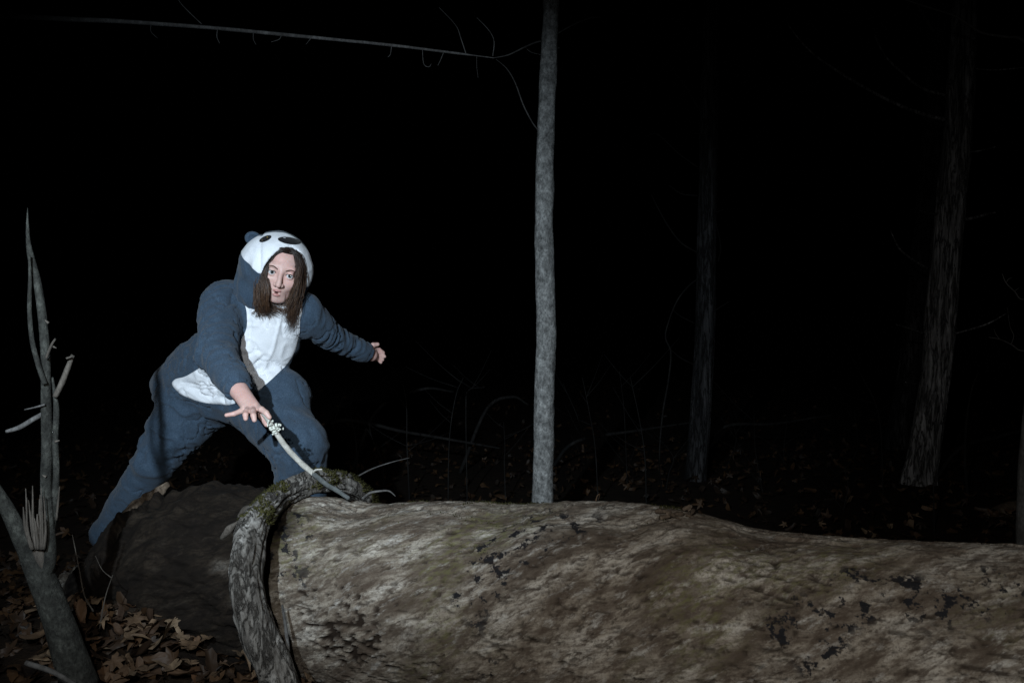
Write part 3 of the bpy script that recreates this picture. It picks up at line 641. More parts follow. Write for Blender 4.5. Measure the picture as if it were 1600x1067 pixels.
for pts in ([(1562, 530), (1556, 522), (1553, 514)], [(1580, 538), (1584, 524), (1578, 510), (1574, 480)], [(1585, 455), (1592, 450)], [(1572, 442), (1576, 436), (1582, 434)]):
    under('twig', tmesh('twig', [P(x, y, 3.9) for x, y in pts], [.002, .0016, .001], 10, 5), M['twig'], tr)

# upright bare stems and brush in the dark behind the log
def stem_thing(name, label, pts, r0, d, twigs=0, group='bare stems behind the log', cat='shrub'):
    w = [P(x, y, d) for x, y in pts]; b = w[0].copy(); b[2] = float(gz(b[0], b[1])) - .02; w[0] = b if abs(b[2] - w[0][2]) < .6 else w[0]
    root = empty(name, b.tolist(), label=label, category=cat)
    if group: root['group'] = group
    under('stem', tmesh('stem', w, np.linspace(r0, r0 * .35, len(w)).tolist(), 30, 6, .0006), M['brush'], root)
    c = catmull(w, 30)
    for _ in range(twigs):
        k = random.randrange(9, 28); s = c[k]; dv = np.array([random.choice([-1, 1]) * random.uniform(.1, .3), random.uniform(-.1, .1), random.uniform(.08, .3)])
        under('twig', tmesh('twig', [s, s + dv * .5 + [0, 0, -.01], s + dv], [r0 * .45, r0 * .3, r0 * .15], 8, 5), M['brush'], root)
stem_thing('bent_sapling', 'stout bent grey stem right of the shaggy leaning tree', [(1512, 772), (1508, 720), (1510, 660), (1518, 610), (1529, 580)], .011, 5.2, 0, None)
stem_thing('thin_stem', 'tall thin straight stem in front of the shaggy tree base', [(1460, 850), (1459, 790), (1458, 740), (1452, 690)], .004, 4.2, 0, None)
def G(x): return 'thin bare stem in the dark ' + ('between the person and the slim grey tree' if x < 850 else 'between the slim grey tree and the dim vine tree' if x < 1060 else 'between the dim vine tree and the right edge')
spots = [((505, 770), (512, 700), (535, 620), (562, 560)), ((1195, 800), (1190, 760), (1180, 700), (1178, 640)), ((1285, 800), (1300, 750), (1338, 705), (1335, 640)), ((1380, 745), (1376, 670), (1366, 625), (1350, 592)), ((1242, 790), (1235, 735), (1200, 690), (1140, 668)),
         ((980, 780), (979, 730), (975, 640), (968, 580)), ((1010, 780), (1008, 720), (1000, 660), (985, 590)), ((935, 780), (930, 700), (920, 640), (910, 590)), ((790, 790), (788, 720), (789, 700), (787, 660)), ((640, 790), (636, 700), (632, 610), (600, 560)),
         ((700, 790), (702, 690), (712, 620), (724, 590)), ((730, 790), (728, 640), (732, 610), (757, 605)), ((560, 780), (556, 690), (548, 640), (553, 600)), ((1040, 800), (1045, 740), (1052, 715), (1035, 690)), ((1130, 800), (1135, 730), (1150, 690), (1145, 660)),
         ((1330, 850), (1318, 800), (1325, 760), (1320, 735)), ((1545, 850), (1540, 790), (1546, 740), (1552, 700)), ((600, 790), (597, 720), (580, 680), (575, 640)), ((905, 790), (915, 720), (905, 660), (880, 600)), ((1230, 830), (1228, 780), (1224, 720), (1230, 650))]
for q, s in enumerate(spots):
    stem_thing('bare_stem', G(s[0][0]), [(x, y) for x, y in s], .0035 if q % 3 else .0045, random.uniform(4.4, 6.4), 4 if q else 0, 'bare stems ' + G(s[0][0])[27:])
for q, (a_, b_, c_, d) in enumerate((((590, 640), (660, 608), (708, 612), 6.2), ((760, 640), (800, 620), (825, 632), 6.0), ((520, 660), (640, 676), (780, 700), 5.6), ((900, 690), (1000, 672), (1080, 660), 6.2), ((1130, 668), (1210, 662), (1300, 648), 6.5), ((1500, 700), (1560, 682), (1640, 660), 5.6))):
    w = [P(*a_, d), P(*b_, d + .1), P(*c_, d + .2)]
    for k in range(3): w[k][2] = max(w[k][2], .05)
    lo_ = w[0].copy(); lo_[2] = float(gz(lo_[0], lo_[1])); lo_[0] -= .2
    o = obj('fallen_branch', tmesh('fallen_branch', [lo_] + w, [.014, .013, .011, .006], 30, 8, .002, q), M['brush'], category='branch', group='fallen branches behind the log',
            label=('dim arched fallen branch right of the outstretched far hand', 'short dim fallen branch just left of the slim grey tree', 'long low fallen branch between the person and the slim grey tree', 'dim fallen branch between the slim grey tree and the vine tree', 'dim fallen branch between the vine tree and the shaggy tree', 'dim fallen branch right of the shaggy leaning tree')[q])
v, f = tube([P(1545, 812, 4.6), P(1580, 800, 4.7), P(1640, 790, 4.8)], [.05, .06, .06], 40, 20, .01, 3); obj('small_fallen_log', new_mesh('small_fallen_log', v, f), M['rot'], label='small brown rotten log among leaves at the right edge', category='log')

# ------------------------------------------------------------------ the person
person = empty('person', (-1.12, 3.2, 0), label='person in grey and white animal onesie leaning over the log holding a stick', category='person')
# head frame: x to the picture's right, y forward out of the face, z up
HC = P(440.5, 420.5, 2.985)
Rm = np.array(Matrix.Rotation(math.radians(13), 3, 'Y') @ Matrix.Rotation(math.radians(17), 3, 'Z') @ Matrix.Rotation(math.radians(15), 3, 'X'))
BAS = np.array([[1, 0, 0], [0, -1, 0], [0, 0, 1.]])      # local (x, y fwd, z up) before turning: forward is towards the camera (-Y)
HR = (Rm @ BAS.T)                                         # columns: local axes in world
def h2w(p): return HC + np.asarray(p, float) @ HR.T
def w2h(p): return ((p - HC.astype(np.float32)) @ HR.astype(np.float32))

SH_R, EL_R, WR_R = P(351, 474, 3.06), P(336, 550, 2.83), P(371, 606, 2.66)
SH_L, EL_L, WR_L = P(476, 490, 3.10), P(520, 529, 3.26), P(576, 553, 3.43)
HIP_R, KN_R, AN_R = P(308, 622, 3.33), P(238, 728, 3.22), P(165, 832, 3.35)
HIP_L, KN_L, AN_L = P(396, 612, 3.24), P(466, 696, 2.97), np.array([-.80, 3.10, .16])
cut_r = (WR_R - EL_R) / np.linalg.norm(WR_R - EL_R); cut_l = (WR_L - EL_L) / np.linalg.norm(WR_L - EL_L)

def arm_sdf(p):
    f = rc(p, EL_R, WR_R + cut_r * .03, .068, .037); f = smax(f, (p - (WR_R + cut_r * .010).astype(np.float32)) @ cut_r.astype(np.float32), .006)
    a = smin(rc(p, SH_R, EL_R, .084, .067), f, .02)
    return a
def arm_l_sdf(p):
    f = rc(p, EL_L, WR_L, .048, .043); f = smax(f, (p - (WR_L - cut_l * .004).astype(np.float32)) @ cut_l.astype(np.float32), .006)
    return smin(rc(p, SH_L, EL_L, .080, .049), f, .02)
def torso_sdf(p):
    d = rc(p, P(305, 606, 3.36), P(385, 605, 3.28), .160, .150)
    d = smin(d, rc(p, P(272, 604, 3.38), P(320, 588, 3.34), .090, .14), .05)
    d = smin(d, rc(p, P(338, 585, 3.28), P(388, 540, 3.17), .172, .160), .06)
    d = smin(d, rc(p, P(388, 540, 3.17), P(412, 500, 3.12), .160, .135), .05)
    d = smin(d, sph(p, P(420, 530, 3.14), .112), .05)
    d = smin(d, rc(p, P(356, 474, 3.11), P(466, 490, 3.13), .090, .078), .05)
    d = smin(d, rc(p, P(412, 478, 3.11), h2w((-.03, -.06, -.10)), .12, .10), .03)
    return d
def leg_sdf(p):
    d = rc(p, HIP_R, KN_R, .148, .076)
    d = smin(d, rc(p, KN_R, AN_R, .074, .066), .02)
    e = rc(p, HIP_L, KN_L, .145, .100); e = smin(e, sph(p, P(437, 622, 3.10), .112), .05)
    e = smin(e, rc(p, KN_L, AN_L, .098, .075), .02)
    return np.minimum(d, e), smin(d, e, .05)
def neck_cavity(p):
    q = w2h(p); return rc(q, (.0, .03, .02), (.005, .07, -.115), .082, .05)
def suit_sdf(p):
    d = smin(torso_sdf(p), leg_sdf(p)[1], .045)
    d = smin(d, arm_l_sdf(p), .035)
    d = smax(d, -neck_cavity(p), .015)
    return smin(d, arm_sdf(p), .022)
V, F = mesh_sdf(suit_sdf, (-2.0, 2.4, .02), (-.45, 3.75, 1.42), .0062)
# folds: creases round the joints and soft wrinkles everywhere
N = grad(suit_sdf, V)
def seg(p, c, s): return np.exp(-(length(p - c) / s) ** 2)
w = .35 + seg(V, EL_R, .13) + seg(V, WR_R, .12) + .8 * seg(V, SH_R, .14) + seg(V, P(300, 640, 3.2), .2) + seg(V, KN_L, .15) + seg(V, KN_R, .16) + seg(V, P(420, 640, 3.1), .18) + .8 * seg(V, EL_L, .15) + .7 * seg(V, P(330, 590, 3.1), .16) + seg(V, P(280, 585, 3.2), .16)
w = np.clip(w, 0, 1.3)
def fold_field(V, ax, seed, fr=(7, 34)):
    ax = np.asarray(ax, float); ax /= np.linalg.norm(ax); t = V @ ax
    q = V - t[:, None] * ax; q = np.concatenate([q * fr[0]], 1) + np.outer(t, ax) * fr[1]
    q = q + .55 * np.stack([fbm(V * 9, 2, seed + k) for k in range(3)], -1) * 2
    n = vnoise(q, seed); return 1 - np.abs(n) * 2
arm_w = (arm_sdf(V.astype(np.float32)) < .012)
dsp = np.where(arm_w, fold_field(V, EL_R - WR_R, 3, (9, 30)), fold_field(V, (.5, .2, 1), 5, (6, 26)))
left_w = arm_l_sdf(V.astype(np.float32)) < .012
dsp = np.where(left_w, fold_field(V, EL_L - WR_L, 8, (8, 30)), dsp)
legl = rc(V.astype(np.float32), HIP_L, KN_L, .145, .1) < .03; dsp = np.where(legl, .6 * dsp + .6 * fold_field(V, (1., .1, .5), 12, (7, 22)), dsp)
def crease(V, ax, seed, fr):
    ax = np.asarray(ax, float); ax /= np.linalg.norm(ax); t = V @ ax; q = (V - np.outer(t, ax)) * fr[0] + np.outer(t, ax) * fr[1]
    q = q + np.stack([fbm(V * 11, 2, seed + k) for k in range(3)], -1) * 1.2
    return np.exp(-(fbm(q, 2, seed) / .060) ** 2)
cr = np.where(arm_w, crease(V, EL_R - WR_R, 31, (6, 17)), np.where(left_w, crease(V, EL_L - WR_L, 33, (6, 17)), crease(V, (.45, .2, 1), 35, (4, 13))))
cr = np.where(legl, crease(V, (1., .1, .35), 37, (4, 11)), cr)
px, py = proj(V)
def line_px(pts, wpx):               # a sewn seam or fold running along a drawn line on the front
    d = np.full(len(V), 1e9)
    for (x0, y0), (x1, y1) in zip(pts[:-1], pts[1:]):
        ex, ey = x1 - x0, y1 - y0; t = np.clip(((px - x0) * ex + (py - y0) * ey) / (ex * ex + ey * ey), 0, 1); d = np.minimum(d, np.hypot(px - x0 - t * ex, py - y0 - t * ey))
    return np.exp(-(d / wpx) ** 2) * (V[:, 1] > 2.93) * (N[:, 1] < .2)
zip_ = line_px([(440, 486), (434, 515), (426, 545), (412, 575), (398, 605)], 2.6)
fl2 = line_px([(378, 556), (392, 552), (404, 548)], 2.2) + line_px([(382, 576), (398, 568), (412, 556)], 2.2) + line_px([(284, 598), (312, 603), (345, 604)], 2.0) + line_px([(282, 603), (312, 609), (340, 609)], 1.6) + line_px([(386, 480), (392, 510), (388, 535)], 2.6)
V = V + N * ((.0060 * dsp * w - .0095 * cr * np.clip(w, .22, 1) + .010 * fbm(V * 7, 2, 14) + .005 * zip_ - .006 * fl2)[:, None])
suit = under('onesie', new_mesh('onesie', V, F), M['suit'], person, label='slate grey fleece onesie')
# white belly patch sewn on the front
px, py = proj(V)
poly = [(378, 460), (381, 485), (380, 502), (368, 523), (345, 548), (322, 568), (292, 587), (275, 592), (269, 599), (274, 608), (287, 618), (315, 628), (340, 631), (365, 631), (401, 612), (434, 584), (457, 557), (467, 525), (469, 500), (470, 480), (440, 455), (410, 450)]
sd = poly_sd(px, py, catmull(poly + [poly[0]], 120)[:-1]) / 420
Vf = V.astype(np.float32)
sd = np.minimum(sd, np.where(N[:, 1] < .15, 1, -1) * .02)
sd = np.minimum(sd, (arm_sdf(Vf) - .016)); sd = np.minimum(sd, arm_l_sdf(Vf) + .03)
sd = np.minimum(sd, V[:, 1] - 2.90)
V2 = V + N * (.0035 * sstep(-.002, .006, sd))[:, None] + N * (.0004)
bv, bf = clip_mesh(V2, F, sd)
o = obj('belly_patch', new_mesh('belly_patch', bv, bf), M['white'], suit, label='white fleece belly panel')
def sub(name, me, mat, parent, **kw):
    return obj(name, me, mat, parent, **kw)
# ---- hood
def hood_solid(q):
    d = ell(q, (-.020, -.045, .014), (.119, .146, .113))
    d = smin(d, rc(q, (-.040, -.040, -.02), (-.050, -.050, -.095), .112, .105), .04)
    d = smin(d, rc(q, (.02, -.055, -.02), (.02, -.06, -.09), .095, .085), .04)
    return d
def hood_open(q):                   # the face opening, egg-shaped, with the brim sloping back below
    x = (q[..., 0] - (.010 + .10 * np.clip(-q[..., 2], 0, .2))) ; z = q[..., 2] + .035
    wdt = .077 - .10 * np.clip(q[..., 2] - .02, 0, .1)
    e = np.sqrt((x / .077) ** 2 + (z / np.where(z > 0, .130, .16)) ** 2) - 1
    return np.maximum(e * .07, -(q[..., 1] + .005))
def hood_sdf(p):
    q = w2h(p); s = hood_solid(q); d = smax(s, -(s + .011), .004)
    return smax(d, -hood_open(q), .008)
hv, hf = mesh_sdf(hood_sdf, HC - .26, HC + .24, .0042)
hn = grad(hood_sdf, hv); q = w2h(hv.astype(np.float32)).astype(float)
outer = hood_solid(w2h(hv.astype(np.float32))) > -.004
fold = fold_field(hv, HR @ np.array([.35, 1, .2]), 23, (8, 26))
dn = np.where(outer, .0045 * fold * sstep(.09, -.02, q[:, 2]) + .004 * fbm(hv * 14, 2, 3) - .006 * np.exp(-((q[:, 0] + .085 + .25 * (q[:, 2] - .05)) / .007) ** 2) * (q[:, 2] > -.02), 0)
hv = hv + hn * dn[:, None]
hood = under('hood', new_mesh('hood', hv, hf), M['suit'], person, label='onesie hood shaped like an animal head')
px, py = proj(hv)
vis = np.where(outer & (hn[:, 1] < .35), 1, -1) * .02
def hpatch(name, fld, mat, lift, lab=None):
    fld = np.minimum(fld, vis); v2 = hv + hn * (lift * sstep(-.001, .004, fld) + .0004)[:, None]
    v_, f_ = clip_mesh(v2, hf, fld); o = sub(name, new_mesh(name, v_, f_), mat, hood)
    if lab: o['label'] = lab
# white mask: upper front of the hood
bound = q[:, 2] - (-.014 - .42 * (q[:, 0] + .075) * (q[:, 0] < -.0) - .25 * np.maximum(q[:, 0], 0) * 0 - .0315 * (q[:, 0] >= 0))
back = q[:, 1] + .035 + .0 * q[:, 2]
hpatch('hood_mask', np.minimum(np.minimum(bound, back), np.where(outer, 1, -1) * .02), M['white'], .002, 'white fleece face of the hood')
def ellf(cx, cy, a_, b_, rot):
    c_, s_ = math.cos(rot), math.sin(rot); x = (px - cx) * c_ + (py - cy) * s_; y = -(px - cx) * s_ + (py - cy) * c_
    return (1 - np.sqrt((x / a_) ** 2 + (y / b_) ** 2)) * b_ / 420
hpatch('hood_eye', ellf(415, 374.0, 11.5, 4.6, math.radians(-24)), M['black'], .0045)
hpatch('hood_eye_shine', ellf(418.5, 372.5, 2.4, 1.7, math.radians(-24)), M['gold'], .0065)
hpatch('hood_eye_shine', ellf(410.5, 377, 2.0, 1.4, math.radians(-24)), M['gold'], .0065)
hpatch('hood_nose', ellf(452, 377, 20, 6.0, math.radians(9)), M['black'], .0045)
hpatch('hood_nose_shine', poly_sd(px, py, [(440, 371.5), (449, 373), (446, 375.5), (441.5, 374)]) / 420, M['white'], .0065)
def ear_sdf(c):
    R3 = HR.astype(np.float32)
    def f(p):
        z = (p - np.asarray(c, np.float32)) @ R3
        return smax(ell(z, (0, 0, 0), (.030, .014, .027)), -ell(z, (0, .014, .002), (.019, .010, .017)), .004)
    return f
for sx in (-1, 1):
    c = h2w((-.126, -.070, .072) if sx < 0 else (.062, -.115, .046)); ev, ef = mesh_sdf(ear_sdf(c), c - .045, c + .045, .003)
    sub('hood_ear', new_mesh('hood_ear', ev, ef), M['suit'], hood)

# ---- body: head, neck, trunk, limbs and hands in one surface
EYE = ((-.0320, .0770, .000), (.0320, .0770, .000))
def head_sdf(q):
    d = ell(q, (0, -.012, .026), (.073, .094, .079))
    d = smin(d, ell(q, (0, .022, -.034), (.058, .066, .083)), .02)
    d = smin(d, sph(q, (0, .066, -.096), .019), .022)
    for s in (-1, 1):
        d = smin(d, sph(q, (s * .038, .056, -.030), .026), .022)
        d = smin(d, rc(q, (s * .048, .020, -.060), (s * .022, .062, -.095), .016, .014), .02)
    d = smin(d, rc(q, (-.036, .074, .024), (.036, .074, .024), .012, .012), .016)
    d = smin(d, sph(q, (0, .066, -.066), .026), .02)
    for s in (-1, 1): d = smax(d, -sph(q, (s * .033, .106, -.001), .0185), .014)
    d = smin(d, rc(q, (0, .084, .012), (0, .112, -.034), .0070, .0105), .012)
    for s in (-1, 1): d = smin(d, sph(q, (s * .0115, .101, -.037), .0082), .005)
    for s in (-1, 1): d = np.maximum(d, -ell(q, (s * .006, .108, -.0445), (.0035, .006, .004)))
    for e in EYE: d = smin(d, sph(q, e, .0142), .004)
    for e in EYE: d = smax(d, -ell(q, (e[0], e[1] + .012, e[2] + .0005), (.0150, .022, .0080)), .0015)
    d = smin(d, ell(q, (0, .0920, -.0600), (.0140, .008, .0048)), .005)
    d = smin(d, ell(q, (0, .0905, -.0770), (.0130, .008, .0056)), .005)
    d = smax(d, -ell(q, (0, .098, -.0685), (.0085, .020, .0046)), .003)
    for s in (-1, 1): d = smin(d, ell(q, (s * .075, -.005, -.005), (.008, .018, .030)), .006)
    return d
def chain(p, pts, radii, k=.006):
    d = None
    for a, b, ra, rb in zip(pts[:-1], pts[1:], radii[:-1], radii[1:]):
        e = rc(p, a, b, ra, rb); d = e if d is None else smin(d, e, .003)
    return d
KR = [P(383, 637, 2.585), P(389, 639, 2.572), P(396, 639, 2.568), P(403, 637, 2.572)]
def hand_r(p):
    d = rc(p, WR_R - cut_r * .05, WR_R + cut_r * .02, .028, .026)
    for k, c in enumerate(KR): d = smin(d, rc(p, WR_R + cut_r * .015 + np.array([.006 * (k - 1.5), 0, 0]), c, .021, .0115), .014)
    d = smin(d, chain(p, [KR[0], P(377, 642, 2.57), P(366, 646.5, 2.555), P(354, 648.5, 2.545)], [.0105, .0092, .0080, .0068]), .006)
    d = smin(d, chain(p, [KR[1], P(385, 643, 2.535), P(383.5, 648, 2.512), P(384, 654, 2.505)], [.0108, .0098, .0088, .0075]), .004)
    d = smin(d, chain(p, [KR[2], P(395.5, 643.5, 2.528), P(396, 649, 2.500), P(397.5, 656, 2.495)], [.0112, .0100, .0090, .0078]), .004)
    d = smin(d, chain(p, [KR[3], P(409, 640, 2.538), P(416, 645, 2.522), P(421, 652, 2.518)], [.0110, .0100, .0090, .0076]), .004)
    d = smin(d, chain(p, [P(394, 634, 2.630), P(404, 644, 2.600), P(412, 654, 2.575), P(417, 663, 2.550)], [.0150, .0125, .0108, .0088]), .010)
    return d
KL = [P(584, 545, 3.47), P(586, 550, 3.475), P(586, 555, 3.475), P(585, 560, 3.47)]
def hand_l(p):
    d = rc(p, WR_L - cut_l * .05, WR_L + cut_l * .02, .027, .025)
    for c in KL: d = smin(d, rc(p, WR_L + cut_l * .015, c, .020, .0110), .012)
    for c, tip in zip(KL, (((592, 546), (599, 551)), ((595, 551), (601, 557)), ((593, 557), (598, 562)), ((591, 561), (595, 566)))):
        d = smin(d, chain(p, [c, P(*tip[0], 3.49), P(*tip[1], 3.495)], [.0098, .0088, .0070]), .004)
    d = smin(d, chain(p, [P(579, 546, 3.44), P(583, 539, 3.44), P(590, 538, 3.45)], [.013, .0105, .0085]), .008)
    return d
def local(p, c, r, f, pad=.07):      # evaluate a detailed shape only near its bounding sphere
    d = sph(p, c, r); m_ = d < pad; out = d + .02
    if m_.any(): out[m_] = f(p[m_])
    return out
def body_sdf(p):
    d = local(p, HC, .15, lambda x: head_sdf(w2h(x)))
    d = smin(d, rc(p, h2w((0, -.02, -.06)), P(414, 492, 3.13), .048, .05), .02)
    d = smin(d, rc(p, P(414, 492, 3.13), P(350, 600, 3.30), .09, .09), .04)
    d = smin(d, rc(p, SH_R + [.03, .03, -.01], SH_L + [-.03, .03, -.01], .05, .05), .04)
    d = smin(d, chain(p, [SH_R, EL_R, WR_R - cut_r * .04], [.045, .038, .027]), .02)
    d = smin(d, chain(p, [SH_L, EL_L, WR_L - cut_l * .04], [.042, .033, .026]), .02)
    for h, k_, a_ in ((HIP_R, KN_R, AN_R), (HIP_L, KN_L, AN_L)):
        d = smin(d, chain(p, [h, k_, a_, a_ + [.02, -.03, -.08], a_ + [.04, -.16, -.10]], [.060, .045, .034, .036, .028]), .03)
    d = smin(d, local(p, P(388, 635, 2.58), .12, hand_r), .004); d = smin(d, local(p, P(585, 552, 3.47), .10, hand_l), .004)
    return d
bv, bf = mesh_sdf(body_sdf, (-2.0, 2.3, -.02), (-.45, 3.75, 1.45), .0026)
body = under('body', new_mesh('body', bv, bf), M['skin'], person)
bq = w2h(bv.astype(np.float32)).astype(float)
near = (np.abs(bq) < .13).all(1)
keep = near[bf].all(1); ids = np.unique(bf[keep]); rem = np.full(len(bv), -1); rem[ids] = np.arange(len(ids)); fv, ff, fq = bv[ids], rem[bf[keep]], bq[ids]
fn = grad(lambda p: head_sdf(w2h(p)), fv, .001)
lipf = np.maximum(1 - np.sqrt((fq[:, 0] / .0150) ** 2 + ((fq[:, 2] + .0605) / .0048) ** 2), 1 - np.sqrt((fq[:, 0] / .0135) ** 2 + ((fq[:, 2] + .0765) / .0055) ** 2)) * .006
lipf = np.minimum(lipf, fq[:, 1] - .086)
lv, lf = clip_mesh(fv + fn * .0005, ff, lipf); sub('lips', new_mesh('lips', lv, lf), M['lip'], body)
def uvs(c, r, nseg=24, nr=16, ang=math.pi, dirv=None):
    vs, fs = [(0, 0, r)], []
    for a_ in range(1, nr + 1):
        t = ang * a_ / nr
        for b_ in range(nseg): vs.append((r * math.sin(t) * math.cos(2 * math.pi * b_ / nseg), r * math.sin(t) * math.sin(2 * math.pi * b_ / nseg), r * math.cos(t)))
    for b_ in range(nseg): fs.append((0, 1 + b_, 1 + (b_ + 1) % nseg))
    for a_ in range(nr - 1):
        for b_ in range(nseg):
            o_ = 1 + a_ * nseg; fs.append((o_ + b_, o_ + nseg + b_, o_ + nseg + (b_ + 1) % nseg, o_ + (b_ + 1) % nseg))
    vs = np.array(vs)
    if dirv is not None:
        qt = Vector(dirv).to_track_quat('Z', 'Y').to_matrix(); vs = vs @ np.array(qt).T
    return vs + np.asarray(c), fs
gaze_t = P(455, 500, 1.6)
for e in EYE:
    c = h2w(e); dv = gaze_t - c
    eb = sub('eyeball', new_mesh('eyeball', *uvs(c, .0126)), M['eye'], body)
    sub('iris', new_mesh('iris', *uvs(c, .0129, 20, 5, math.radians(29), dv)), M['iris'], body)
    sub('pupil', new_mesh('pupil', *uvs(c, .01315, 16, 3, math.radians(13), dv)), M['pupil'], body)
sub('mouth_cavity', new_mesh('mouth_cavity', *uvs(h2w((0, .078, -.0685)), .0105, 16, 10)), M['mouth'], body)
def on_face(x, z, lift=.0012):      # a point on the front of the face at local x, z
    y = np.linspace(.13, .02, 400); d = head_sdf(np.stack([0 * y + x, y, 0 * y + z], -1).astype(np.float32)); k = int(np.argmax(d < 0)); return np.array([x, y[k] + lift, z])
for s in (-1, 1):
    pts = [h2w(on_face(s * x, z)) for x, z in ((.014, .0165), (.024, .0220), (.034, .0250), (.044, .0225), (.051, .0175))]
    sub('eyebrow', tmesh('eyebrow', pts, [.0016, .0021, .0020, .0014, .0007], 24, 6), M['brow'], body)
    e = EYE[0 if s < 0 else 1]
    lash = [h2w((e[0] + .0150 * math.cos(t), e[1] + .0128 - .006 * abs(math.cos(t)) ** 2, e[2] + .0005 + .0080 * math.sin(t))) for t in np.linspace(.15, math.pi - .15, 7)]
    sub('eyelash', tmesh('eyelash', lash, [.0007, .0013, .0013, .0007], 20, 5), M['brow'], body)

# ---- hair: parted locks falling on both sides of the face, one lock blown across the cheek
strands = []; tips = []
def lock(ctrl, n, spread, r0=.0009, wave=.003):
    ctrl = np.asarray(ctrl, float); m_ = len(ctrl)
    for _ in range(n):
        off = rng.normal(0, 1, 3) * np.asarray(spread); ph = rng.uniform(0, 6.28); fr = rng.uniform(1.5, 3.0)
        tt = np.linspace(0, 1, m_)[:, None]; pts = ctrl + off * (.45 + .9 * tt) + rng.normal(0, .0013, (m_, 3)) * (.3 + tt)
        L_ = rng.uniform(.60, 1.15); c = catmull(pts, 22); c = c[:max(8, int(22 * min(1, L_)))]
        tl = np.linspace(0, 1, len(c)); c = c + wave * np.stack([np.sin(ph + fr * 6.28 * tl), np.cos(ph + fr * 5 * tl), 0 * tl], -1) * tl[:, None]
        r_ = r0 * rng.uniform(.6, 1.3); v, f = tube(h2w(c), [r_ * .8, r_, r_, r_ * .8, r_ * .25], len(c), 5, curve=False if False else True)
        strands.append((v, f)); tips.append(np.concatenate([np.repeat(np.linspace(0, 1, len(c)), 5), [0, 1]]))
S = (.006, .004, .004)
# picture-right side
lock([(.012, .056, .086), (.038, .058, .080), (.060, .064, .040), (.066, .062, -.010), (.068, .066, -.070), (.066, .072, -.130), (.064, .070, -.180)], 220, (.007, .006, .004))
lock([(.012, .058, .086), (.034, .062, .082), (.054, .066, .046), (.060, .072, .000), (.058, .078, -.060), (.052, .084, -.105), (.044, .086, -.150)], 150, (.006, .005, .004))
lock([(.012, .048, .088), (.044, .046, .080), (.070, .046, .030), (.078, .044, -.040), (.080, .055, -.110), (.084, .060, -.175), (.082, .058, -.215)], 140, (.008, .006, .006))
# picture-left side
lock([(.010, .057, .086), (-.018, .062, .086), (-.044, .064, .056), (-.058, .068, .015), (-.055, .080, -.040), (-.040, .096, -.085), (-.016, .096, -.142)], 380, (.006, .005, .005))
lock([(.008, .052, .087), (-.024, .056, .084), (-.054, .054, .048), (-.066, .056, -.010), (-.062, .070, -.070), (-.050, .086, -.118), (-.022, .088, -.160)], 300, (.006, .006, .005))
lock([(-.048, .070, .040), (-.054, .074, -.006), (-.046, .088, -.036), (-.033, .100, -.066), (-.030, .101, -.100), (-.022, .098, -.140)], 130, (.005, .004, .005), .0014)
lock([(-.060, .050, .030), (-.070, .052, -.040), (-.066, .062, -.100), (-.054, .074, -.145), (-.036, .080, -.172)], 80, (.006, .006, .006), .0014)
lock([(-.055, .040, -.080), (-.030, .052, -.125), (.000, .056, -.140), (.040, .056, -.145)], 90, (.010, .008, .010))
lock([(-.054, .080, -.110), (-.058, .088, -.140), (-.060, .090, -.165), (-.050, .094, -.176)], 8, (.006, .004, .006), .0010, .006)
for c0 in ([(.012, .056, .086), (.050, .062, .060), (.064, .066, -.010), (.066, .074, -.090), (.064, .074, -.190)], [(.010, .057, .086), (-.040, .064, .058), (-.058, .070, .000), (-.052, .092, -.080), (-.036, .096, -.165)], [(.012, .048, .088), (.070, .046, .030), (.080, .050, -.060), (.086, .060, -.150), (.090, .060, -.225)]):
    lock(c0[1:], 14, (.006, .004, .006), .0006, .012)
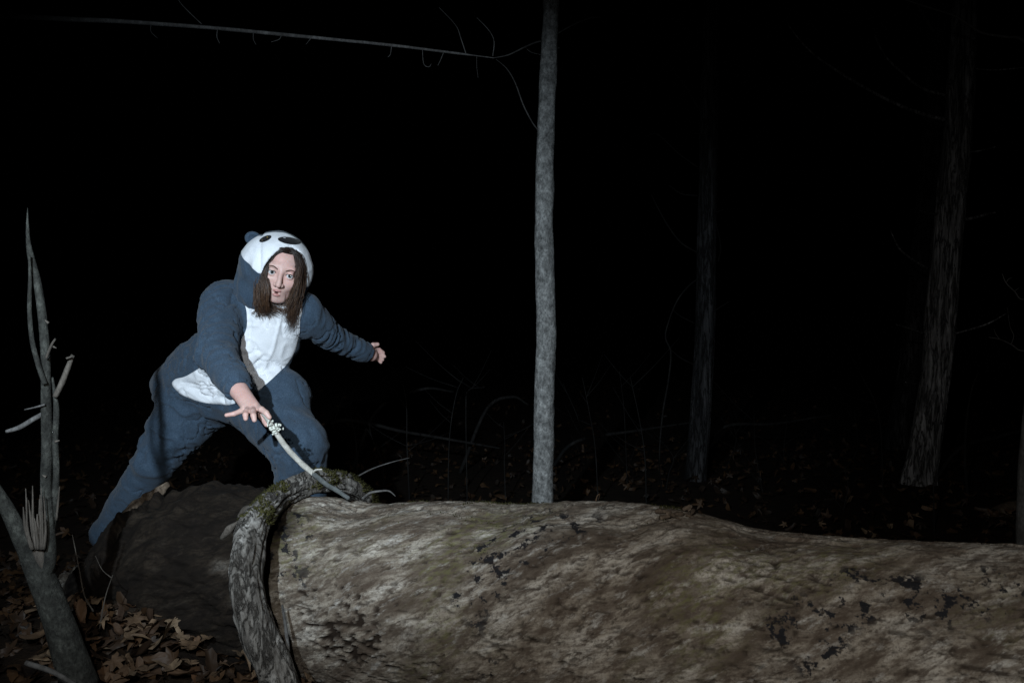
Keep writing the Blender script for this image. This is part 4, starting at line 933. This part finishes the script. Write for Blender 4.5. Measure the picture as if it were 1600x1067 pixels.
hvv, hff = merge(strands); me = new_mesh('hair', hvv, hff); attr(me, 'tip', np.concatenate(tips)); under('hair', me, M['hair'], person, label='loose dark brown shoulder-length hair')
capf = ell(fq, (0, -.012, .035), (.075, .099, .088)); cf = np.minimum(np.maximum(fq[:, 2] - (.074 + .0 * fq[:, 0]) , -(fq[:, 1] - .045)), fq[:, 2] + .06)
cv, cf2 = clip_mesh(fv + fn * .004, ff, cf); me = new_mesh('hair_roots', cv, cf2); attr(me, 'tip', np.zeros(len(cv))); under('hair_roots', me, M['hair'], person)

# ---- the stick in the person's hand
st = empty('held_stick', P(543, 777, 2.42).tolist(), label='pale thin stick with a lichen clump, held by the person and touching the log', category='stick')
sp = [P(411, 645, 2.545), P(419, 656, 2.533), P(430, 674, 2.52), P(447, 698, 2.50), P(467, 720, 2.475), P(490, 740, 2.455)]
under('shaft', tmesh('shaft', sp, [.0072, .0080, .0086, .0088, .0088, .0082], 60, 12, .0022, 3, bscale=(30, 110)), M['stick'], st)
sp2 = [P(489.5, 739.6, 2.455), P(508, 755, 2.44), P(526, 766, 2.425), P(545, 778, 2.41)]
under('shaded_end', tmesh('shaded_end', sp2, [.0079, .0078, .0072, .0065], 40, 12, .0022, 4, bscale=(30, 110)), M['stickshade'], st)  # shadowed lower half of the stick, shade put into its colour
under('side_twig', tmesh('side_twig', [P(489, 738, 2.45), P(494, 734, 2.44), P(503, 733, 2.43)], [.004, .0035, .002], 12, 7), M['stick'], st)
ls = []
for q in range(30):
    t = rng.random() * .9; c = P(423 + 11 * t, 660 + 20 * t, 2.512) + rng.normal(0, .007, 3) * [1.3, .8, 1]
    v, f = uvs((0, 0, 0), 1, 8, 4); v = v * rng.uniform(.0016, .0052, 3) ; v = v * (1 + .5 * fbm(v * 300 + q, 2, q))[:, None]; ls.append((v + c, f))
for q in range(12):
    c = P(436 + rng.normal(0, 3), 668 + rng.normal(0, 3), 2.51); v, f = uvs((0, 0, 0), 1, 8, 4); ls.append((v * rng.uniform(.0016, .005, 3) + c, f))
under('lichen', new_mesh('lichen', *merge(ls)), M['lichen'], st)
